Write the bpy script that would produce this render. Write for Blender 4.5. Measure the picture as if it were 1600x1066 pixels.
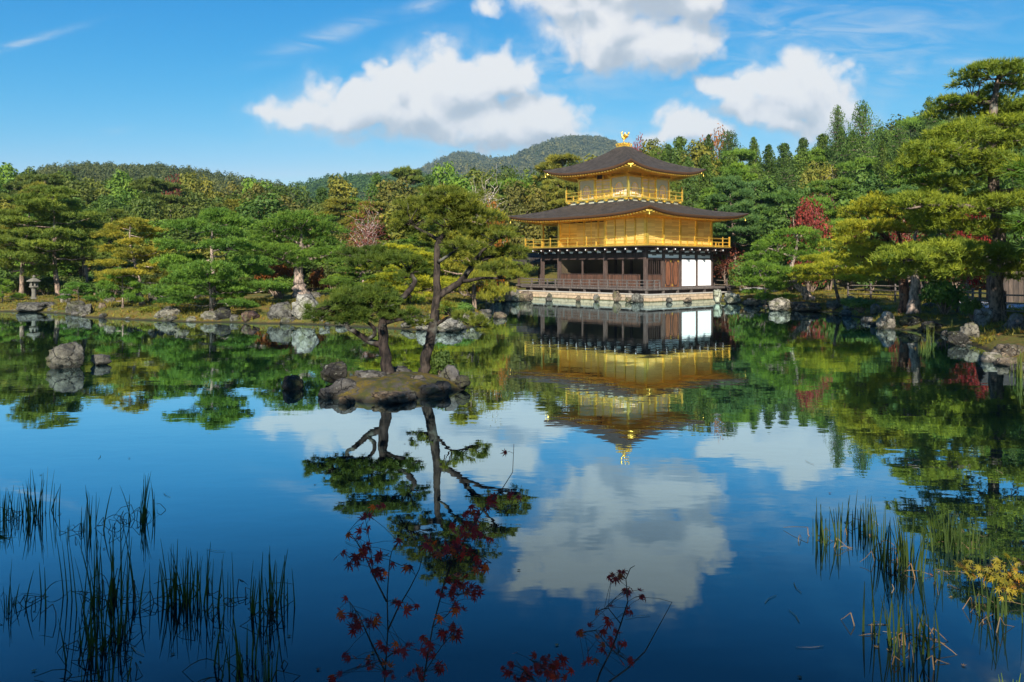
import bpy, math, random
import numpy as np
from mathutils import Vector, noise as mnoise

for _o in list(bpy.data.objects):
    bpy.data.objects.remove(_o)
scene = bpy.context.scene
COL = scene.collection

# ------------------------------------------------------------------ camera
CAM_H, FPX, HORIZON = 2.5, 1200.0, 418.0        # eye height over the water, focal length and horizon row of the 1600 px photo
cam_data = bpy.data.cameras.new("camera")
cam = bpy.data.objects.new("camera", cam_data)
COL.objects.link(cam)
cam.location = (0, 0, CAM_H)
cam.rotation_euler = (math.radians(90), 0, 0)
cam_data.sensor_width = 36.0
cam_data.lens = 27.0
cam_data.shift_y = -(533.0 - HORIZON) / 1600.0
cam_data.clip_start = 0.05
cam_data.clip_end = 20000
scene.camera = cam

# ------------------------------------------------------------------ light and exposure
SUN_ELEV = math.radians(30)
SUN_TO = Vector((-0.10, -0.995, 0)).normalized()          # horizontal direction towards the sun
SUN_DIR = Vector((SUN_TO.x * math.cos(SUN_ELEV), SUN_TO.y * math.cos(SUN_ELEV), math.sin(SUN_ELEV)))
sun_data = bpy.data.lights.new("sun", "SUN")
sun_data.energy = 4.9
sun_data.angle = math.radians(0.5)
sun_data.color = (1.0, 0.93, 0.82)
sun = bpy.data.objects.new("sun", sun_data)
COL.objects.link(sun)
sun.rotation_euler = SUN_DIR.to_track_quat("Z", "Y").to_euler()
scene.view_settings.view_transform = "Standard"
scene.view_settings.look = "None"
scene.view_settings.exposure = 1.0
scene.view_settings.gamma = 1.0
scene.render.use_motion_blur = False
cy = scene.cycles
cy.max_bounces = 8
cy.diffuse_bounces = 3
cy.glossy_bounces = 4
cy.transmission_bounces = 4
cy.transparent_max_bounces = 8
cy.caustics_reflective = True          # sunlight thrown up from the pond under the eaves
cy.blur_glossy = 1.0
cy.caustics_refractive = False
cy.sample_clamp_indirect = 4.0
cy.use_denoising = True
try:
    cy.denoiser = "OPENIMAGEDENOISE"
except Exception:
    pass


class Nodes:
    """small helper to wire a node tree"""
    def __init__(self, tree):
        self.t = tree
        self.n = tree.nodes
        self.l = tree.links

    def new(self, kind, **kw):
        nd = self.n.new(kind)
        for k, v in kw.items():
            setattr(nd, k, v)
        return nd

    def put(self, sock, v):
        if isinstance(v, bpy.types.NodeSocket):
            self.l.new(v, sock)
        elif v is not None:
            if hasattr(sock.default_value, "__len__"):
                v = tuple(v)
                if len(sock.default_value) == 4 and len(v) == 3:
                    v = v + (1.0,)
            sock.default_value = v

    def math(self, op, a, b=None, c=None, clamp=False):
        nd = self.new("ShaderNodeMath", operation=op, use_clamp=clamp)
        for i, v in enumerate((a, b, c)):
            if v is not None:
                self.put(nd.inputs[i], v)
        return nd.outputs[0]

    def vmath(self, op, a, b=None, c=None):
        nd = self.new("ShaderNodeVectorMath", operation=op)
        for i, v in enumerate((a, b, c)):
            if v is not None:
                self.put(nd.inputs[i], v)
        return nd.outputs["Value"] if op in ("LENGTH", "DOT_PRODUCT", "DISTANCE") else nd.outputs[0]

    def mix(self, f, a, b, blend="MIX"):
        nd = self.new("ShaderNodeMix", data_type="RGBA", blend_type=blend)
        self.put(nd.inputs[0], f)
        self.put(nd.inputs[6], a)
        self.put(nd.inputs[7], b)
        return nd.outputs[2]

    def ramp(self, f, stops):
        nd = self.new("ShaderNodeValToRGB")
        cr = nd.color_ramp
        while len(cr.elements) < len(stops):
            cr.elements.new(0.5)
        for e, (p, c) in zip(cr.elements, stops):
            e.position = p
            e.color = (c if len(c) == 4 else tuple(c) + (1.0,)) if hasattr(c, "__len__") else (c, c, c, 1)
        self.put(nd.inputs[0], f)
        return nd.outputs[0]

    def noise(self, vec, scale, detail=4, rough=0.55, dist=0.0, color=False):
        nd = self.new("ShaderNodeTexNoise")
        if vec is not None:
            self.put(nd.inputs["Vector"], vec)
        nd.inputs["Scale"].default_value = scale
        nd.inputs["Detail"].default_value = detail
        nd.inputs["Roughness"].default_value = rough
        nd.inputs["Distortion"].default_value = dist
        return nd.outputs["Color" if color else 0]

    def smooth(self, v, a, b):
        nd = self.new("ShaderNodeMapRange", interpolation_type="SMOOTHSTEP")
        self.put(nd.inputs[0], v)
        nd.inputs[1].default_value = a
        nd.inputs[2].default_value = b
        return nd.outputs[0]


# ------------------------------------------------------------------ sky with clouds (world, by direction)
world = bpy.data.worlds.new("World")
scene.world = world
world.use_nodes = True
world.cycles.sampling_method = "MANUAL"
world.cycles.sample_map_resolution = 512
W = Nodes(world.node_tree)
W.n.clear()
sky = W.new("ShaderNodeTexSky", sky_type="NISHITA")
sky.sun_disc = False
sky.sun_elevation = SUN_ELEV
sky.sun_rotation = math.atan2(SUN_TO.x, SUN_TO.y)
sky.air_density = 1.0
sky.dust_density = 0.35
sky.ozone_density = 2.2
# deepen the clear autumn blue: a curve per channel on the physical sky
sc_ = W.new("ShaderNodeSeparateColor")
W.l.new(sky.outputs[0], sc_.inputs[0])
cc_ = W.new("ShaderNodeCombineColor")
chan = []
for ch, (gain, power, top) in enumerate(((2.1, 3.30, 0.27), (0.585, 1.40, 0.44), (0.53, 0.62, 0.50))):
    e = W.math("POWER", W.math("MULTIPLY", sc_.outputs[ch], 0.115), power)
    chan.append(W.math("MULTIPLY", W.math("MINIMUM", W.math("MULTIPLY", e, gain), top), 1 / 0.115))
chan[1] = W.math("ADD", W.math("MULTIPLY", chan[1], 0.84), W.math("MULTIPLY", chan[2], 0.115))
for ch in range(3):
    W.l.new(chan[ch], cc_.inputs[ch])
sky_col = cc_.outputs[0]
bg_sky = W.new("ShaderNodeBackground")
W.put(bg_sky.inputs[0], sky_col)
bg_sky.inputs[1].default_value = 0.115


def uv(px, py):
    return ((px - 800.0) / FPX, (HORIZON - py) / FPX)


# cumulus heaps as (centre, radii) in the photo's own pixels, turned into sky directions
HEAPS = [
    (712, 128, 98, 70), (640, 158, 100, 58), (560, 160, 95, 48), (478, 164, 70, 30), (770, 118, 72, 50), (835, 178, 85, 50),
    (735, 188, 175, 46), (745, 208, 185, 28), (690, 108, 60, 44), (885, 208, 55, 24), (610, 120, 60, 40), (430, 168, 40, 14),
    (950, 35, 110, 66), (1045, 55, 84, 50), (1000, 70, 80, 40), (895, -5, 90, 44), (1000, -45, 135, 75), (895, -55, 110, 52), (1075, -20, 62, 48),
    (1235, 130, 100, 58), (1285, 155, 70, 48), (1130, 142, 55, 26), (1195, 166, 90, 36), (1240, 185, 95, 26), (1090, 130, 24, 20),
    (1052, 186, 48, 26), (1010, 204, 60, 18), (1100, 200, 60, 18),
    (700, 244, 44, 10), (595, 88, 14, 12), (760, 12, 26, 20),
    (-700, 60, 260, 90), (-380, 150, 130, 40), (2150, 40, 300, 110), (1900, -300, 350, 100), (200, -620, 420, 120),
]
grp = bpy.data.node_groups.new("cloud_heaps", "ShaderNodeTree")
grp.interface.new_socket("P", in_out="INPUT", socket_type="NodeSocketVector")
grp.interface.new_socket("D", in_out="OUTPUT", socket_type="NodeSocketFloat")
grp.interface.new_socket("S", in_out="OUTPUT", socket_type="NodeSocketFloat")
G = Nodes(grp)
gi, go = G.new("NodeGroupInput"), G.new("NodeGroupOutput")
warp = G.vmath("SUBTRACT", G.noise(gi.outputs[0], 11, 3, 0.5, color=True), (0.5, 0.5, 0.5))
warp = G.vmath("MULTIPLY", warp, (0.05, 0.04, 0.0))
gp = G.vmath("ADD", gi.outputs[0], warp)
acc = None
for hx, hy, rx, ry in HEAPS:
    cu, cv = uv(hx + 8, hy + 6)
    iu, iv = FPX / (rx * 1.30), FPX / (ry * 1.30)
    ln = G.vmath("LENGTH", G.vmath("MULTIPLY_ADD", gp, (iu, iv, 0), (-cu * iu, -cv * iv, 0)))
    # scale the falloff by the heap's size so that edges have the same softness everywhere
    d = G.math("MULTIPLY", G.math("SUBTRACT", 1.0, ln), min(1.0, 0.35 + min(rx, ry) / 80.0))
    acc = d if acc is None else G.math("SMOOTH_MAX", acc, d, 0.12)
vor = G.new("ShaderNodeTexVoronoi", feature="F1")
G.put(vor.inputs["Vector"], G.vmath("ADD", gp, warp))
vor.inputs["Scale"].default_value = 22
vor.inputs["Detail"].default_value = 1.6
vor.inputs["Roughness"].default_value = 0.55
bil = G.math("MULTIPLY", G.math("SUBTRACT", 0.66, vor.outputs["Distance"]), 0.48)
fine = G.math("MULTIPLY", G.math("SUBTRACT", G.noise(gi.outputs[0], 26, 9, 0.62), 0.5), 0.66)
big = G.math("MULTIPLY", G.math("SUBTRACT", G.noise(gi.outputs[0], 8, 2, 0.5), 0.5), 0.5)
G.l.new(G.math("ADD", G.math("ADD", G.math("ADD", acc, bil), fine), big), go.inputs[0])
G.l.new(G.math("ADD", acc, G.math("MULTIPLY", bil, 0.45)), go.inputs[1])

tc = W.new("ShaderNodeTexCoord")
sep = W.new("ShaderNodeSeparateXYZ")
W.l.new(tc.outputs["Generated"], sep.inputs[0])
dy = W.math("MAXIMUM", sep.outputs[1], 0.05)
comb = W.new("ShaderNodeCombineXYZ")
W.l.new(W.math("DIVIDE", sep.outputs[0], dy), comb.inputs[0])
W.l.new(W.math("DIVIDE", sep.outputs[2], dy), comb.inputs[1])
P = comb.outputs[0]


def cloud_at(vec):
    nd = W.new("ShaderNodeGroup")
    nd.node_tree = grp
    W.put(nd.inputs[0], vec)
    return nd.outputs


d0, s0 = cloud_at(P)
d1, s1 = cloud_at(W.vmath("ADD", P, (-0.012, 0.030, 0)))
front = W.smooth(sep.outputs[1], 0.05, 0.25)
above = W.smooth(sep.outputs[2], 0.0, 0.03)
alpha = W.math("MULTIPLY", W.smooth(d0, -0.06, 0.36), W.math("MULTIPLY", front, above))
rim = W.math("SUBTRACT", d0, d1)                                  # thinner towards the light: the sunlit side of a heap
body_rim = W.math("SUBTRACT", s0, s1)
lit = W.math("ADD", W.math("MULTIPLY", W.smooth(rim, -0.46, 0.52), 0.62), W.math("MULTIPLY", W.smooth(body_rim, -0.42, 0.34), 0.58))
thick = W.smooth(d0, 0.1, 0.9)
shade = W.math("SUBTRACT", W.math("ADD", W.math("MULTIPLY", lit, 1.0), 0.06), W.math("MULTIPLY", thick, 0.10), clamp=True)
ccol = W.ramp(shade, [(0.0, (0.52, 0.59, 0.68)), (0.32, (0.68, 0.73, 0.79)), (0.62, (0.88, 0.89, 0.92)), (1.0, (0.99, 0.98, 0.97))])
bg_c = W.new("ShaderNodeBackground")
W.put(bg_c.inputs[0], ccol)
bg_c.inputs[1].default_value = 0.47
# thin high cirrus: stretched streaks in a few places
WISPS = [(510, 58, 105, 16, 0.32), (1440, 30, 90, 22, 0.15), (1405, 118, 55, 30, 0.5), (1530, 96, 120, 8, 0.0), (40, 66, 90, 7, 0.28),
         (660, 10, 40, 14, 0.3), (1180, 60, 330, 95, 0.0), (1320, 60, 260, 90, 0.1), (130, 215, 60, 8, 0.2), (880, 110, 150, 60, 0.0), (760, 205, 330, 40, 0.0)]
wacc = None
for k, (hx, hy, rx, ry, ang) in enumerate(WISPS):
    cu, cv = uv(hx, hy)
    c, s = math.cos(ang), math.sin(ang)
    rel = W.vmath("SUBTRACT", P, (cu, cv, 0))
    a = W.math("MULTIPLY", W.vmath("DOT_PRODUCT", rel, (c, s, 0)), FPX / rx)
    b = W.math("MULTIPLY", W.vmath("DOT_PRODUCT", rel, (-s, c, 0)), FPX / ry)
    r2 = W.math("ADD", W.math("MULTIPLY", a, a), W.math("MULTIPLY", b, b))
    g = W.math("EXPONENT", W.math("MULTIPLY", r2, -1.4))
    if k in (6, 7, 9, 10):
        g = W.math("MULTIPLY", g, 0.85)
    wacc = g if wacc is None else W.math("MAXIMUM", wacc, g)
mp = W.new("ShaderNodeMapping")
W.put(mp.inputs[0], P)
mp.inputs["Rotation"].default_value = (0, 0, -0.25)
mp.inputs["Scale"].default_value = (5, 22, 1)
streak = W.smooth(W.noise(mp.outputs[0], 1.6, 6, 0.62, 0.8), 0.36, 0.70)
veil = W.math("MULTIPLY", W.smooth(s0, -0.42, 0.20), W.smooth(W.noise(P, 9, 6, 0.62), 0.40, 0.72))
wisp = W.math("MULTIPLY", W.math("MAXIMUM", W.math("MULTIPLY", wacc, streak), W.math("MULTIPLY", veil, 0.85)), W.math("MULTIPLY", W.math("MULTIPLY", front, above), 0.55))
bg_w = W.new("ShaderNodeBackground")
bg_w.inputs[0].default_value = (0.80, 0.88, 0.95, 1)
bg_w.inputs[1].default_value = 0.44
m1 = W.new("ShaderNodeMixShader")
W.put(m1.inputs[0], wisp)
W.l.new(bg_sky.outputs[0], m1.inputs[1])
W.l.new(bg_w.outputs[0], m1.inputs[2])
m2 = W.new("ShaderNodeMixShader")
W.put(m2.inputs[0], W.math("MULTIPLY", alpha, 0.96))
W.l.new(m1.outputs[0], m2.inputs[1])
W.l.new(bg_c.outputs[0], m2.inputs[2])
wout = W.new("ShaderNodeOutputWorld")
W.l.new(m2.outputs[0], wout.inputs[0])


# ------------------------------------------------------------------ mesh helpers
class MB:
    """collects vertices and faces; build() links them as one mesh object"""
    def __init__(self):
        self.v, self.q, self.t, self.tint, self.n = [], [], [], [], 0

    def add(self, v, quads=None, tris=None, tint=0.5):
        v = np.asarray(v, dtype=np.float64).reshape(-1, 3)
        self.v.append(v)
        if quads is not None and len(quads):
            self.q.append(np.asarray(quads, dtype=np.int64).reshape(-1, 4) + self.n)
        if tris is not None and len(tris):
            self.t.append(np.asarray(tris, dtype=np.int64).reshape(-1, 3) + self.n)
        self.tint.append(np.broadcast_to(np.asarray(tint, dtype=np.float64), (len(v),)).copy())
        self.n += len(v)
        return self

    def box(self, x0, x1, y0, y1, z0, z1):
        v = [(x, y, z) for z in (z0, z1) for y in (y0, y1) for x in (x0, x1)]
        return self.add(v, [(0, 2, 3, 1), (4, 5, 7, 6), (0, 1, 5, 4), (1, 3, 7, 5), (3, 2, 6, 7), (2, 0, 4, 6)])

    def beam(self, p, q, w, h, up=(0, 0, 1)):
        """a square bar from p to q"""
        p, q = Vector(p), Vector(q)
        d = (q - p).normalized()
        s = d.cross(Vector(up))
        if s.length < 1e-4:
            s = d.cross(Vector((1, 0, 0)))
        s.normalize()
        u = s.cross(d)
        v = [tuple(c + s * a * w / 2 + u * b * h / 2) for c in (p, q) for b in (-1, 1) for a in (-1, 1)]
        return self.add(v, [(0, 2, 3, 1), (4, 5, 7, 6), (0, 1, 5, 4), (1, 3, 7, 5), (3, 2, 6, 7), (2, 0, 4, 6)])

    def tube(self, pts, radii, seg=8, tint=0.5, wob=0.0, rng=None):
        pts = np.asarray(pts, float)
        n = len(pts)
        radii = np.broadcast_to(np.asarray(radii, float), (n,))
        tan = np.gradient(pts, axis=0)
        tan /= np.linalg.norm(tan, axis=1, keepdims=True) + 1e-9
        ref = np.array([1.0, 0.1, 0.0]) if abs(tan[0][0]) < 0.8 else np.array([0, 1.0, 0.1])
        a = np.linspace(0, 2 * np.pi, seg, endpoint=False)
        V = []
        for i in range(n):
            s = np.cross(tan[i], ref)
            s /= np.linalg.norm(s) + 1e-9
            u = np.cross(s, tan[i])
            r = radii[i] * (1 + (wob * rng.uniform(-1, 1, seg) if rng is not None and wob else 0))
            V.append(pts[i] + np.outer(np.cos(a) * r, s) + np.outer(np.sin(a) * r, u))
        V = np.vstack(V + [pts[:1], pts[-1:]])
        Q, T = [], []
        for i in range(n - 1):
            for j in range(seg):
                k = (j + 1) % seg
                Q.append((i * seg + j, i * seg + k, (i + 1) * seg + k, (i + 1) * seg + j))
        for j in range(seg):
            k = (j + 1) % seg
            T.append((n * seg, k, j))
            T.append((n * seg + 1, (n - 1) * seg + j, (n - 1) * seg + k))
        return self.add(V, Q, T, tint)

    def mesh(self, name, smooth=False):
        me = bpy.data.meshes.new(name)
        V = np.vstack(self.v) if self.v else np.zeros((0, 3))
        Q = np.vstack(self.q) if self.q else np.zeros((0, 4), int)
        T = np.vstack(self.t) if self.t else np.zeros((0, 3), int)
        me.vertices.add(len(V))
        me.vertices.foreach_set("co", V.astype(np.float32).ravel())
        nl = 4 * len(Q) + 3 * len(T)
        me.loops.add(nl)
        me.loops.foreach_set("vertex_index", np.concatenate([Q.ravel(), T.ravel()]).astype(np.int32))
        me.polygons.add(len(Q) + len(T))
        starts = np.concatenate([np.arange(len(Q)) * 4, 4 * len(Q) + np.arange(len(T)) * 3]).astype(np.int32)
        me.polygons.foreach_set("loop_start", starts)
        me.polygons.foreach_set("loop_total", np.concatenate([np.full(len(Q), 4), np.full(len(T), 3)]).astype(np.int32))
        me.polygons.foreach_set("use_smooth", np.full(len(Q) + len(T), bool(smooth)))
        at = me.attributes.new("tint", "FLOAT", "POINT")
        at.data.foreach_set("value", np.concatenate(self.tint).astype(np.float32) if self.tint else np.zeros(0, np.float32))
        me.update(calc_edges=True)
        me.validate()
        return me

    def build(self, name, mat, parent=None, smooth=False, color=None):
        return link(name, self.mesh(name, smooth), mat, parent, color)


def link(name, me, mat=None, parent=None, color=None):
    if mat is not None and not me.materials:
        me.materials.append(mat)
    o = bpy.data.objects.new(name, me)
    COL.objects.link(o)
    if parent is not None:
        o.parent = parent
    if color is not None:
        o.color = tuple(color) + (1.0,)
    return o


def tag(o, label=None, cat=None, group=None, kind=None):
    if label:
        o["label"] = label
    if cat:
        o["category"] = cat
    if group:
        o["group"] = group
    if kind:
        o["kind"] = kind
    return o


def empty(name, loc=(0, 0, 0), rz=0.0, label=None, cat=None, group=None):
    o = bpy.data.objects.new(name, None)
    COL.objects.link(o)
    o.location = loc
    o.rotation_euler = (0, 0, rz)
    o.empty_display_size = 0.2
    return tag(o, label, cat, group)


def at(px, py, Y):
    """the point seen at pixel (px, py) of the photo at distance Y"""
    return np.array([(px - 800.0) / FPX * Y, Y, CAM_H + (HORIZON - py) / FPX * Y])


def onwater(px, py):
    Y = CAM_H * FPX / (py - HORIZON)
    return np.array([(px - 800.0) / FPX * Y, Y])


def unit(a):
    return a / (np.linalg.norm(a, axis=-1, keepdims=True) + 1e-9)


# ------------------------------------------------------------------ materials
def material(name, build):
    m = bpy.data.materials.new(name)
    m.use_nodes = True
    N = Nodes(m.node_tree)
    N.n.clear()
    out = N.new("ShaderNodeOutputMaterial")
    sh = build(N)
    N.l.new(sh, out.inputs[0])
    return m


def principled(N, color, rough=0.7, metal=0.0, bump=None, bstr=0.3, bdist=0.02, spec=0.5):
    p = N.new("ShaderNodeBsdfPrincipled")
    N.put(p.inputs["Base Color"], color)
    N.put(p.inputs["Roughness"], rough)
    N.put(p.inputs["Metallic"], metal)
    N.put(p.inputs["Specular IOR Level"], spec)
    if bump is not None:
        b = N.new("ShaderNodeBump")
        b.inputs["Strength"].default_value = bstr
        b.inputs["Distance"].default_value = bdist
        N.put(b.inputs["Height"], bump)
        N.l.new(b.outputs[0], p.inputs["Normal"])
    return p.outputs[0]


def objco(N):
    return N.new("ShaderNodeTexCoord").outputs["Object"]


def geopos(N):
    return N.new("ShaderNodeNewGeometry").outputs["Position"]


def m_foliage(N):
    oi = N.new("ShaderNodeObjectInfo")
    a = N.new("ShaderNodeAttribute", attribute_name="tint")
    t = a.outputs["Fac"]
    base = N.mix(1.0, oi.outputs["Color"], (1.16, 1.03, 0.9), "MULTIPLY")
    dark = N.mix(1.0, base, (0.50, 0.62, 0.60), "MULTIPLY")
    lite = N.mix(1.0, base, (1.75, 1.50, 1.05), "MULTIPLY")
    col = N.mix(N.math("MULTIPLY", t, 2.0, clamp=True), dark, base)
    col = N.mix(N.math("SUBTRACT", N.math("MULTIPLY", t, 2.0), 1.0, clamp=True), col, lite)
    d = N.new("ShaderNodeBsdfPrincipled")
    N.put(d.inputs["Base Color"], col)
    d.inputs["Roughness"].default_value = 0.62
    d.inputs["Specular IOR Level"].default_value = 0.25
    tr = N.new("ShaderNodeBsdfTranslucent")
    N.put(tr.inputs[0], N.mix(1.0, col, (1.45, 1.45, 0.6), "MULTIPLY"))
    mx = N.new("ShaderNodeMixShader")
    mx.inputs[0].default_value = 0.32
    N.l.new(d.outputs[0], mx.inputs[1])
    N.l.new(tr.outputs[0], mx.inputs[2])
    return mx.outputs[0]


def m_bark(N):
    oi = N.new("ShaderNodeObjectInfo")
    p = objco(N)
    mp = N.new("ShaderNodeMapping")
    N.put(mp.inputs[0], p)
    mp.inputs["Scale"].default_value = (1, 1, 0.35)
    n1 = N.noise(mp.outputs[0], 9, 5, 0.65)
    n2 = N.noise(p, 2.2, 3, 0.5)
    c = N.mix(N.smooth(n1, 0.35, 0.65), (0.25, 0.25, 0.25), (1.35, 1.25, 1.15))
    c = N.mix(1.0, c, oi.outputs["Color"], "MULTIPLY")
    c = N.mix(N.smooth(n2, 0.55, 0.75), c, (0.17, 0.17, 0.14))
    return principled(N, c, 0.9, bump=n1, bstr=0.8, bdist=0.04, spec=0.2)


def m_rock(N):
    oi = N.new("ShaderNodeObjectInfo")
    pw = geopos(N)
    n1 = N.noise(pw, 2.6, 9, 0.70)
    n2 = N.noise(pw, 9.0, 7, 0.72)
    n3 = N.noise(pw, 1.7, 5, 0.65)
    vc = N.new("ShaderNodeTexVoronoi", feature="DISTANCE_TO_EDGE")
    N.put(vc.inputs["Vector"], N.vmath("ADD", pw, N.vmath("MULTIPLY", N.noise(pw, 3.0, 4, 0.6, color=True), (0.5, 0.5, 0.5))))
    vc.inputs["Scale"].default_value = 1.9
    crack = N.smooth(vc.outputs["Distance"], 0.035, 0.0)
    c = N.mix(N.smooth(n1, 0.32, 0.68), (0.34, 0.32, 0.29), (1.25, 1.20, 1.10))
    c = N.mix(1.0, c, oi.outputs["Color"], "MULTIPLY")
    c = N.mix(N.math("MULTIPLY", N.smooth(n2, 0.57, 0.64), 0.60), c, (0.23, 0.235, 0.20))      # pale lichen
    c = N.mix(N.math("MULTIPLY", N.smooth(n2, 0.46, 0.38), 0.8), c, (0.030, 0.028, 0.026))
    c = N.mix(N.math("MULTIPLY", N.smooth(n3, 0.52, 0.62), 0.65), c, (0.085, 0.085, 0.030))     # moss
    c = N.mix(N.math("MULTIPLY", crack, 0.8), c, (0.020, 0.018, 0.016))
    sp = N.new("ShaderNodeSeparateXYZ")
    N.l.new(geopos(N), sp.inputs[0])
    wet = N.smooth(N.math("ADD", sp.outputs[2], N.math("MULTIPLY", n2, 0.08)), 0.16, 0.07)
    c = N.mix(N.math("MULTIPLY", wet, 0.85), c, (0.022, 0.021, 0.016))
    h = N.math("SUBTRACT", N.math("ADD", n1, N.math("MULTIPLY", n2, 0.5)), N.math("MULTIPLY", crack, 0.5))
    return principled(N, c, 0.85, bump=h, bstr=1.0, bdist=0.10, spec=0.25)


def wood(color, plank=None, rough=0.7):
    def f(N):
        p = objco(N)
        mp = N.new("ShaderNodeMapping")
        N.put(mp.inputs[0], p)
        mp.inputs["Scale"].default_value = (1, 1, 0.12)
        n = N.noise(mp.outputs[0], 14, 5, 0.6)
        c = N.mix(N.smooth(n, 0.3, 0.7), tuple(x * 0.6 for x in color), tuple(x * 1.35 for x in color))
        h = n
        if plank:
            sp = N.new("ShaderNodeSeparateXYZ")
            N.l.new(p, sp.inputs[0])
            k = N.math("MULTIPLY", N.math("ADD", sp.outputs[0], sp.outputs[1]), 1.0 / plank)
            fr = N.math("FRACT", k)
            gap = N.math("LESS_THAN", fr, 0.10)
            wn = N.new("ShaderNodeTexWhiteNoise", noise_dimensions="1D")
            N.put(wn.inputs["W"], N.math("FLOOR", k))
            c = N.mix(1.0, c, N.mix(wn.outputs[0], (0.7, 0.7, 0.7), (1.2, 1.15, 1.1)), "MULTIPLY")
            c = N.mix(gap, c, (0.012, 0.009, 0.007))
        return principled(N, c, rough, bump=h, bstr=0.2, bdist=0.01, spec=0.3)
    return f


def gold(base, rough, metal):
    def f(N):
        p = objco(N)
        n = N.noise(p, 3.0, 4, 0.6)
        n2 = N.noise(p, 24.0, 2, 0.5)
        c = N.mix(N.smooth(n, 0.3, 0.7), tuple(x * 0.80 for x in base), base)
        return principled(N, c, N.math("ADD", rough, N.math("MULTIPLY", n2, 0.12)), metal, bump=n2, bstr=0.08, bdist=0.01)
    return f


def m_gold_panel(N):
    p = objco(N)
    sp = N.new("ShaderNodeSeparateXYZ")
    N.l.new(p, sp.inputs[0])
    k1 = N.math("MULTIPLY", sp.outputs[2], 1 / 0.115)
    wn = N.new("ShaderNodeTexWhiteNoise", noise_dimensions="2D")
    cb = N.new("ShaderNodeCombineXYZ")
    N.put(cb.inputs[0], N.math("FLOOR", N.math("MULTIPLY", N.math("ADD", sp.outputs[0], sp.outputs[1]), 1 / 1.06)))
    N.put(cb.inputs[1], N.math("FLOOR", k1))
    N.put(wn.inputs[0], cb.outputs[0])
    groove = N.math("LESS_THAN", N.math("FRACT", k1), 0.12)
    c = N.mix(wn.outputs[0], (0.68, 0.46, 0.115), (0.94, 0.69, 0.21))
    c = N.mix(N.math("MULTIPLY", groove, 0.5), c, (0.26, 0.15, 0.03))
    return principled(N, c, 0.42, 0.40)


def m_shingle(N):
    p = objco(N)
    sp = N.new("ShaderNodeSeparateXYZ")
    N.l.new(p, sp.inputs[0])
    n = N.noise(p, 2.0, 6, 0.65)
    nf = N.noise(p, 26.0, 3, 0.6)
    mp = N.new("ShaderNodeMapping")
    N.put(mp.inputs[0], p)
    mp.inputs["Scale"].default_value = (3, 3, 22)
    rows = N.noise(mp.outputs[0], 2.0, 3, 0.6)
    c = N.mix(N.smooth(n, 0.3, 0.72), (0.030, 0.025, 0.020), (0.074, 0.061, 0.050))
    c = N.mix(N.math("MULTIPLY", N.smooth(rows, 0.45, 0.7), 0.55), c, (0.108, 0.090, 0.074))
    c = N.mix(N.math("MULTIPLY", N.smooth(nf, 0.5, 0.75), 0.5), c, (0.018, 0.014, 0.012))
    return principled(N, c, 0.9, bump=N.math("ADD", rows, nf), bstr=0.9, bdist=0.06, spec=0.15)


def m_ground(N):
    p = geopos(N)
    n = N.noise(p, 0.35, 5, 0.6)
    n2 = N.noise(p, 2.5, 5, 0.65)
    n3 = N.noise(p, 14.0, 4, 0.7)
    c = N.mix(N.smooth(n, 0.40, 0.60), (0.155, 0.130, 0.030), (0.085, 0.098, 0.024))
    c = N.mix(N.math("MULTIPLY", N.smooth(n2, 0.50, 0.66), 0.8), c, (0.19, 0.105, 0.040))
    c = N.mix(N.math("MULTIPLY", N.smooth(n3, 0.55, 0.7), 0.6), c, (0.045, 0.042, 0.018))
    sp = N.new("ShaderNodeSeparateXYZ")
    N.l.new(p, sp.inputs[0])
    low = N.smooth(N.math("ADD", sp.outputs[2], N.math("MULTIPLY", n2, 0.10)), 0.16, 0.07)
    c = N.mix(N.math("MULTIPLY", low, 0.9), c, (0.035, 0.030, 0.020))
    return principled(N, c, 0.95, bump=N.math("ADD", n3, n2), bstr=0.9, bdist=0.08, spec=0.1)


def m_hill(c1, c2, c3, scale):
    def f(N):
        p = geopos(N)
        n = N.noise(p, scale, 5, 0.65)
        n2 = N.noise(p, scale * 7, 4, 0.7)
        c = N.mix(N.smooth(n, 0.38, 0.62), c1, c2)
        c = N.mix(N.math("MULTIPLY", N.smooth(n2, 0.5, 0.65), 0.6), c, c3)
        return principled(N, c, 0.95, bump=n2, bstr=1.0, bdist=3.0, spec=0.05)
    return f


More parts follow.
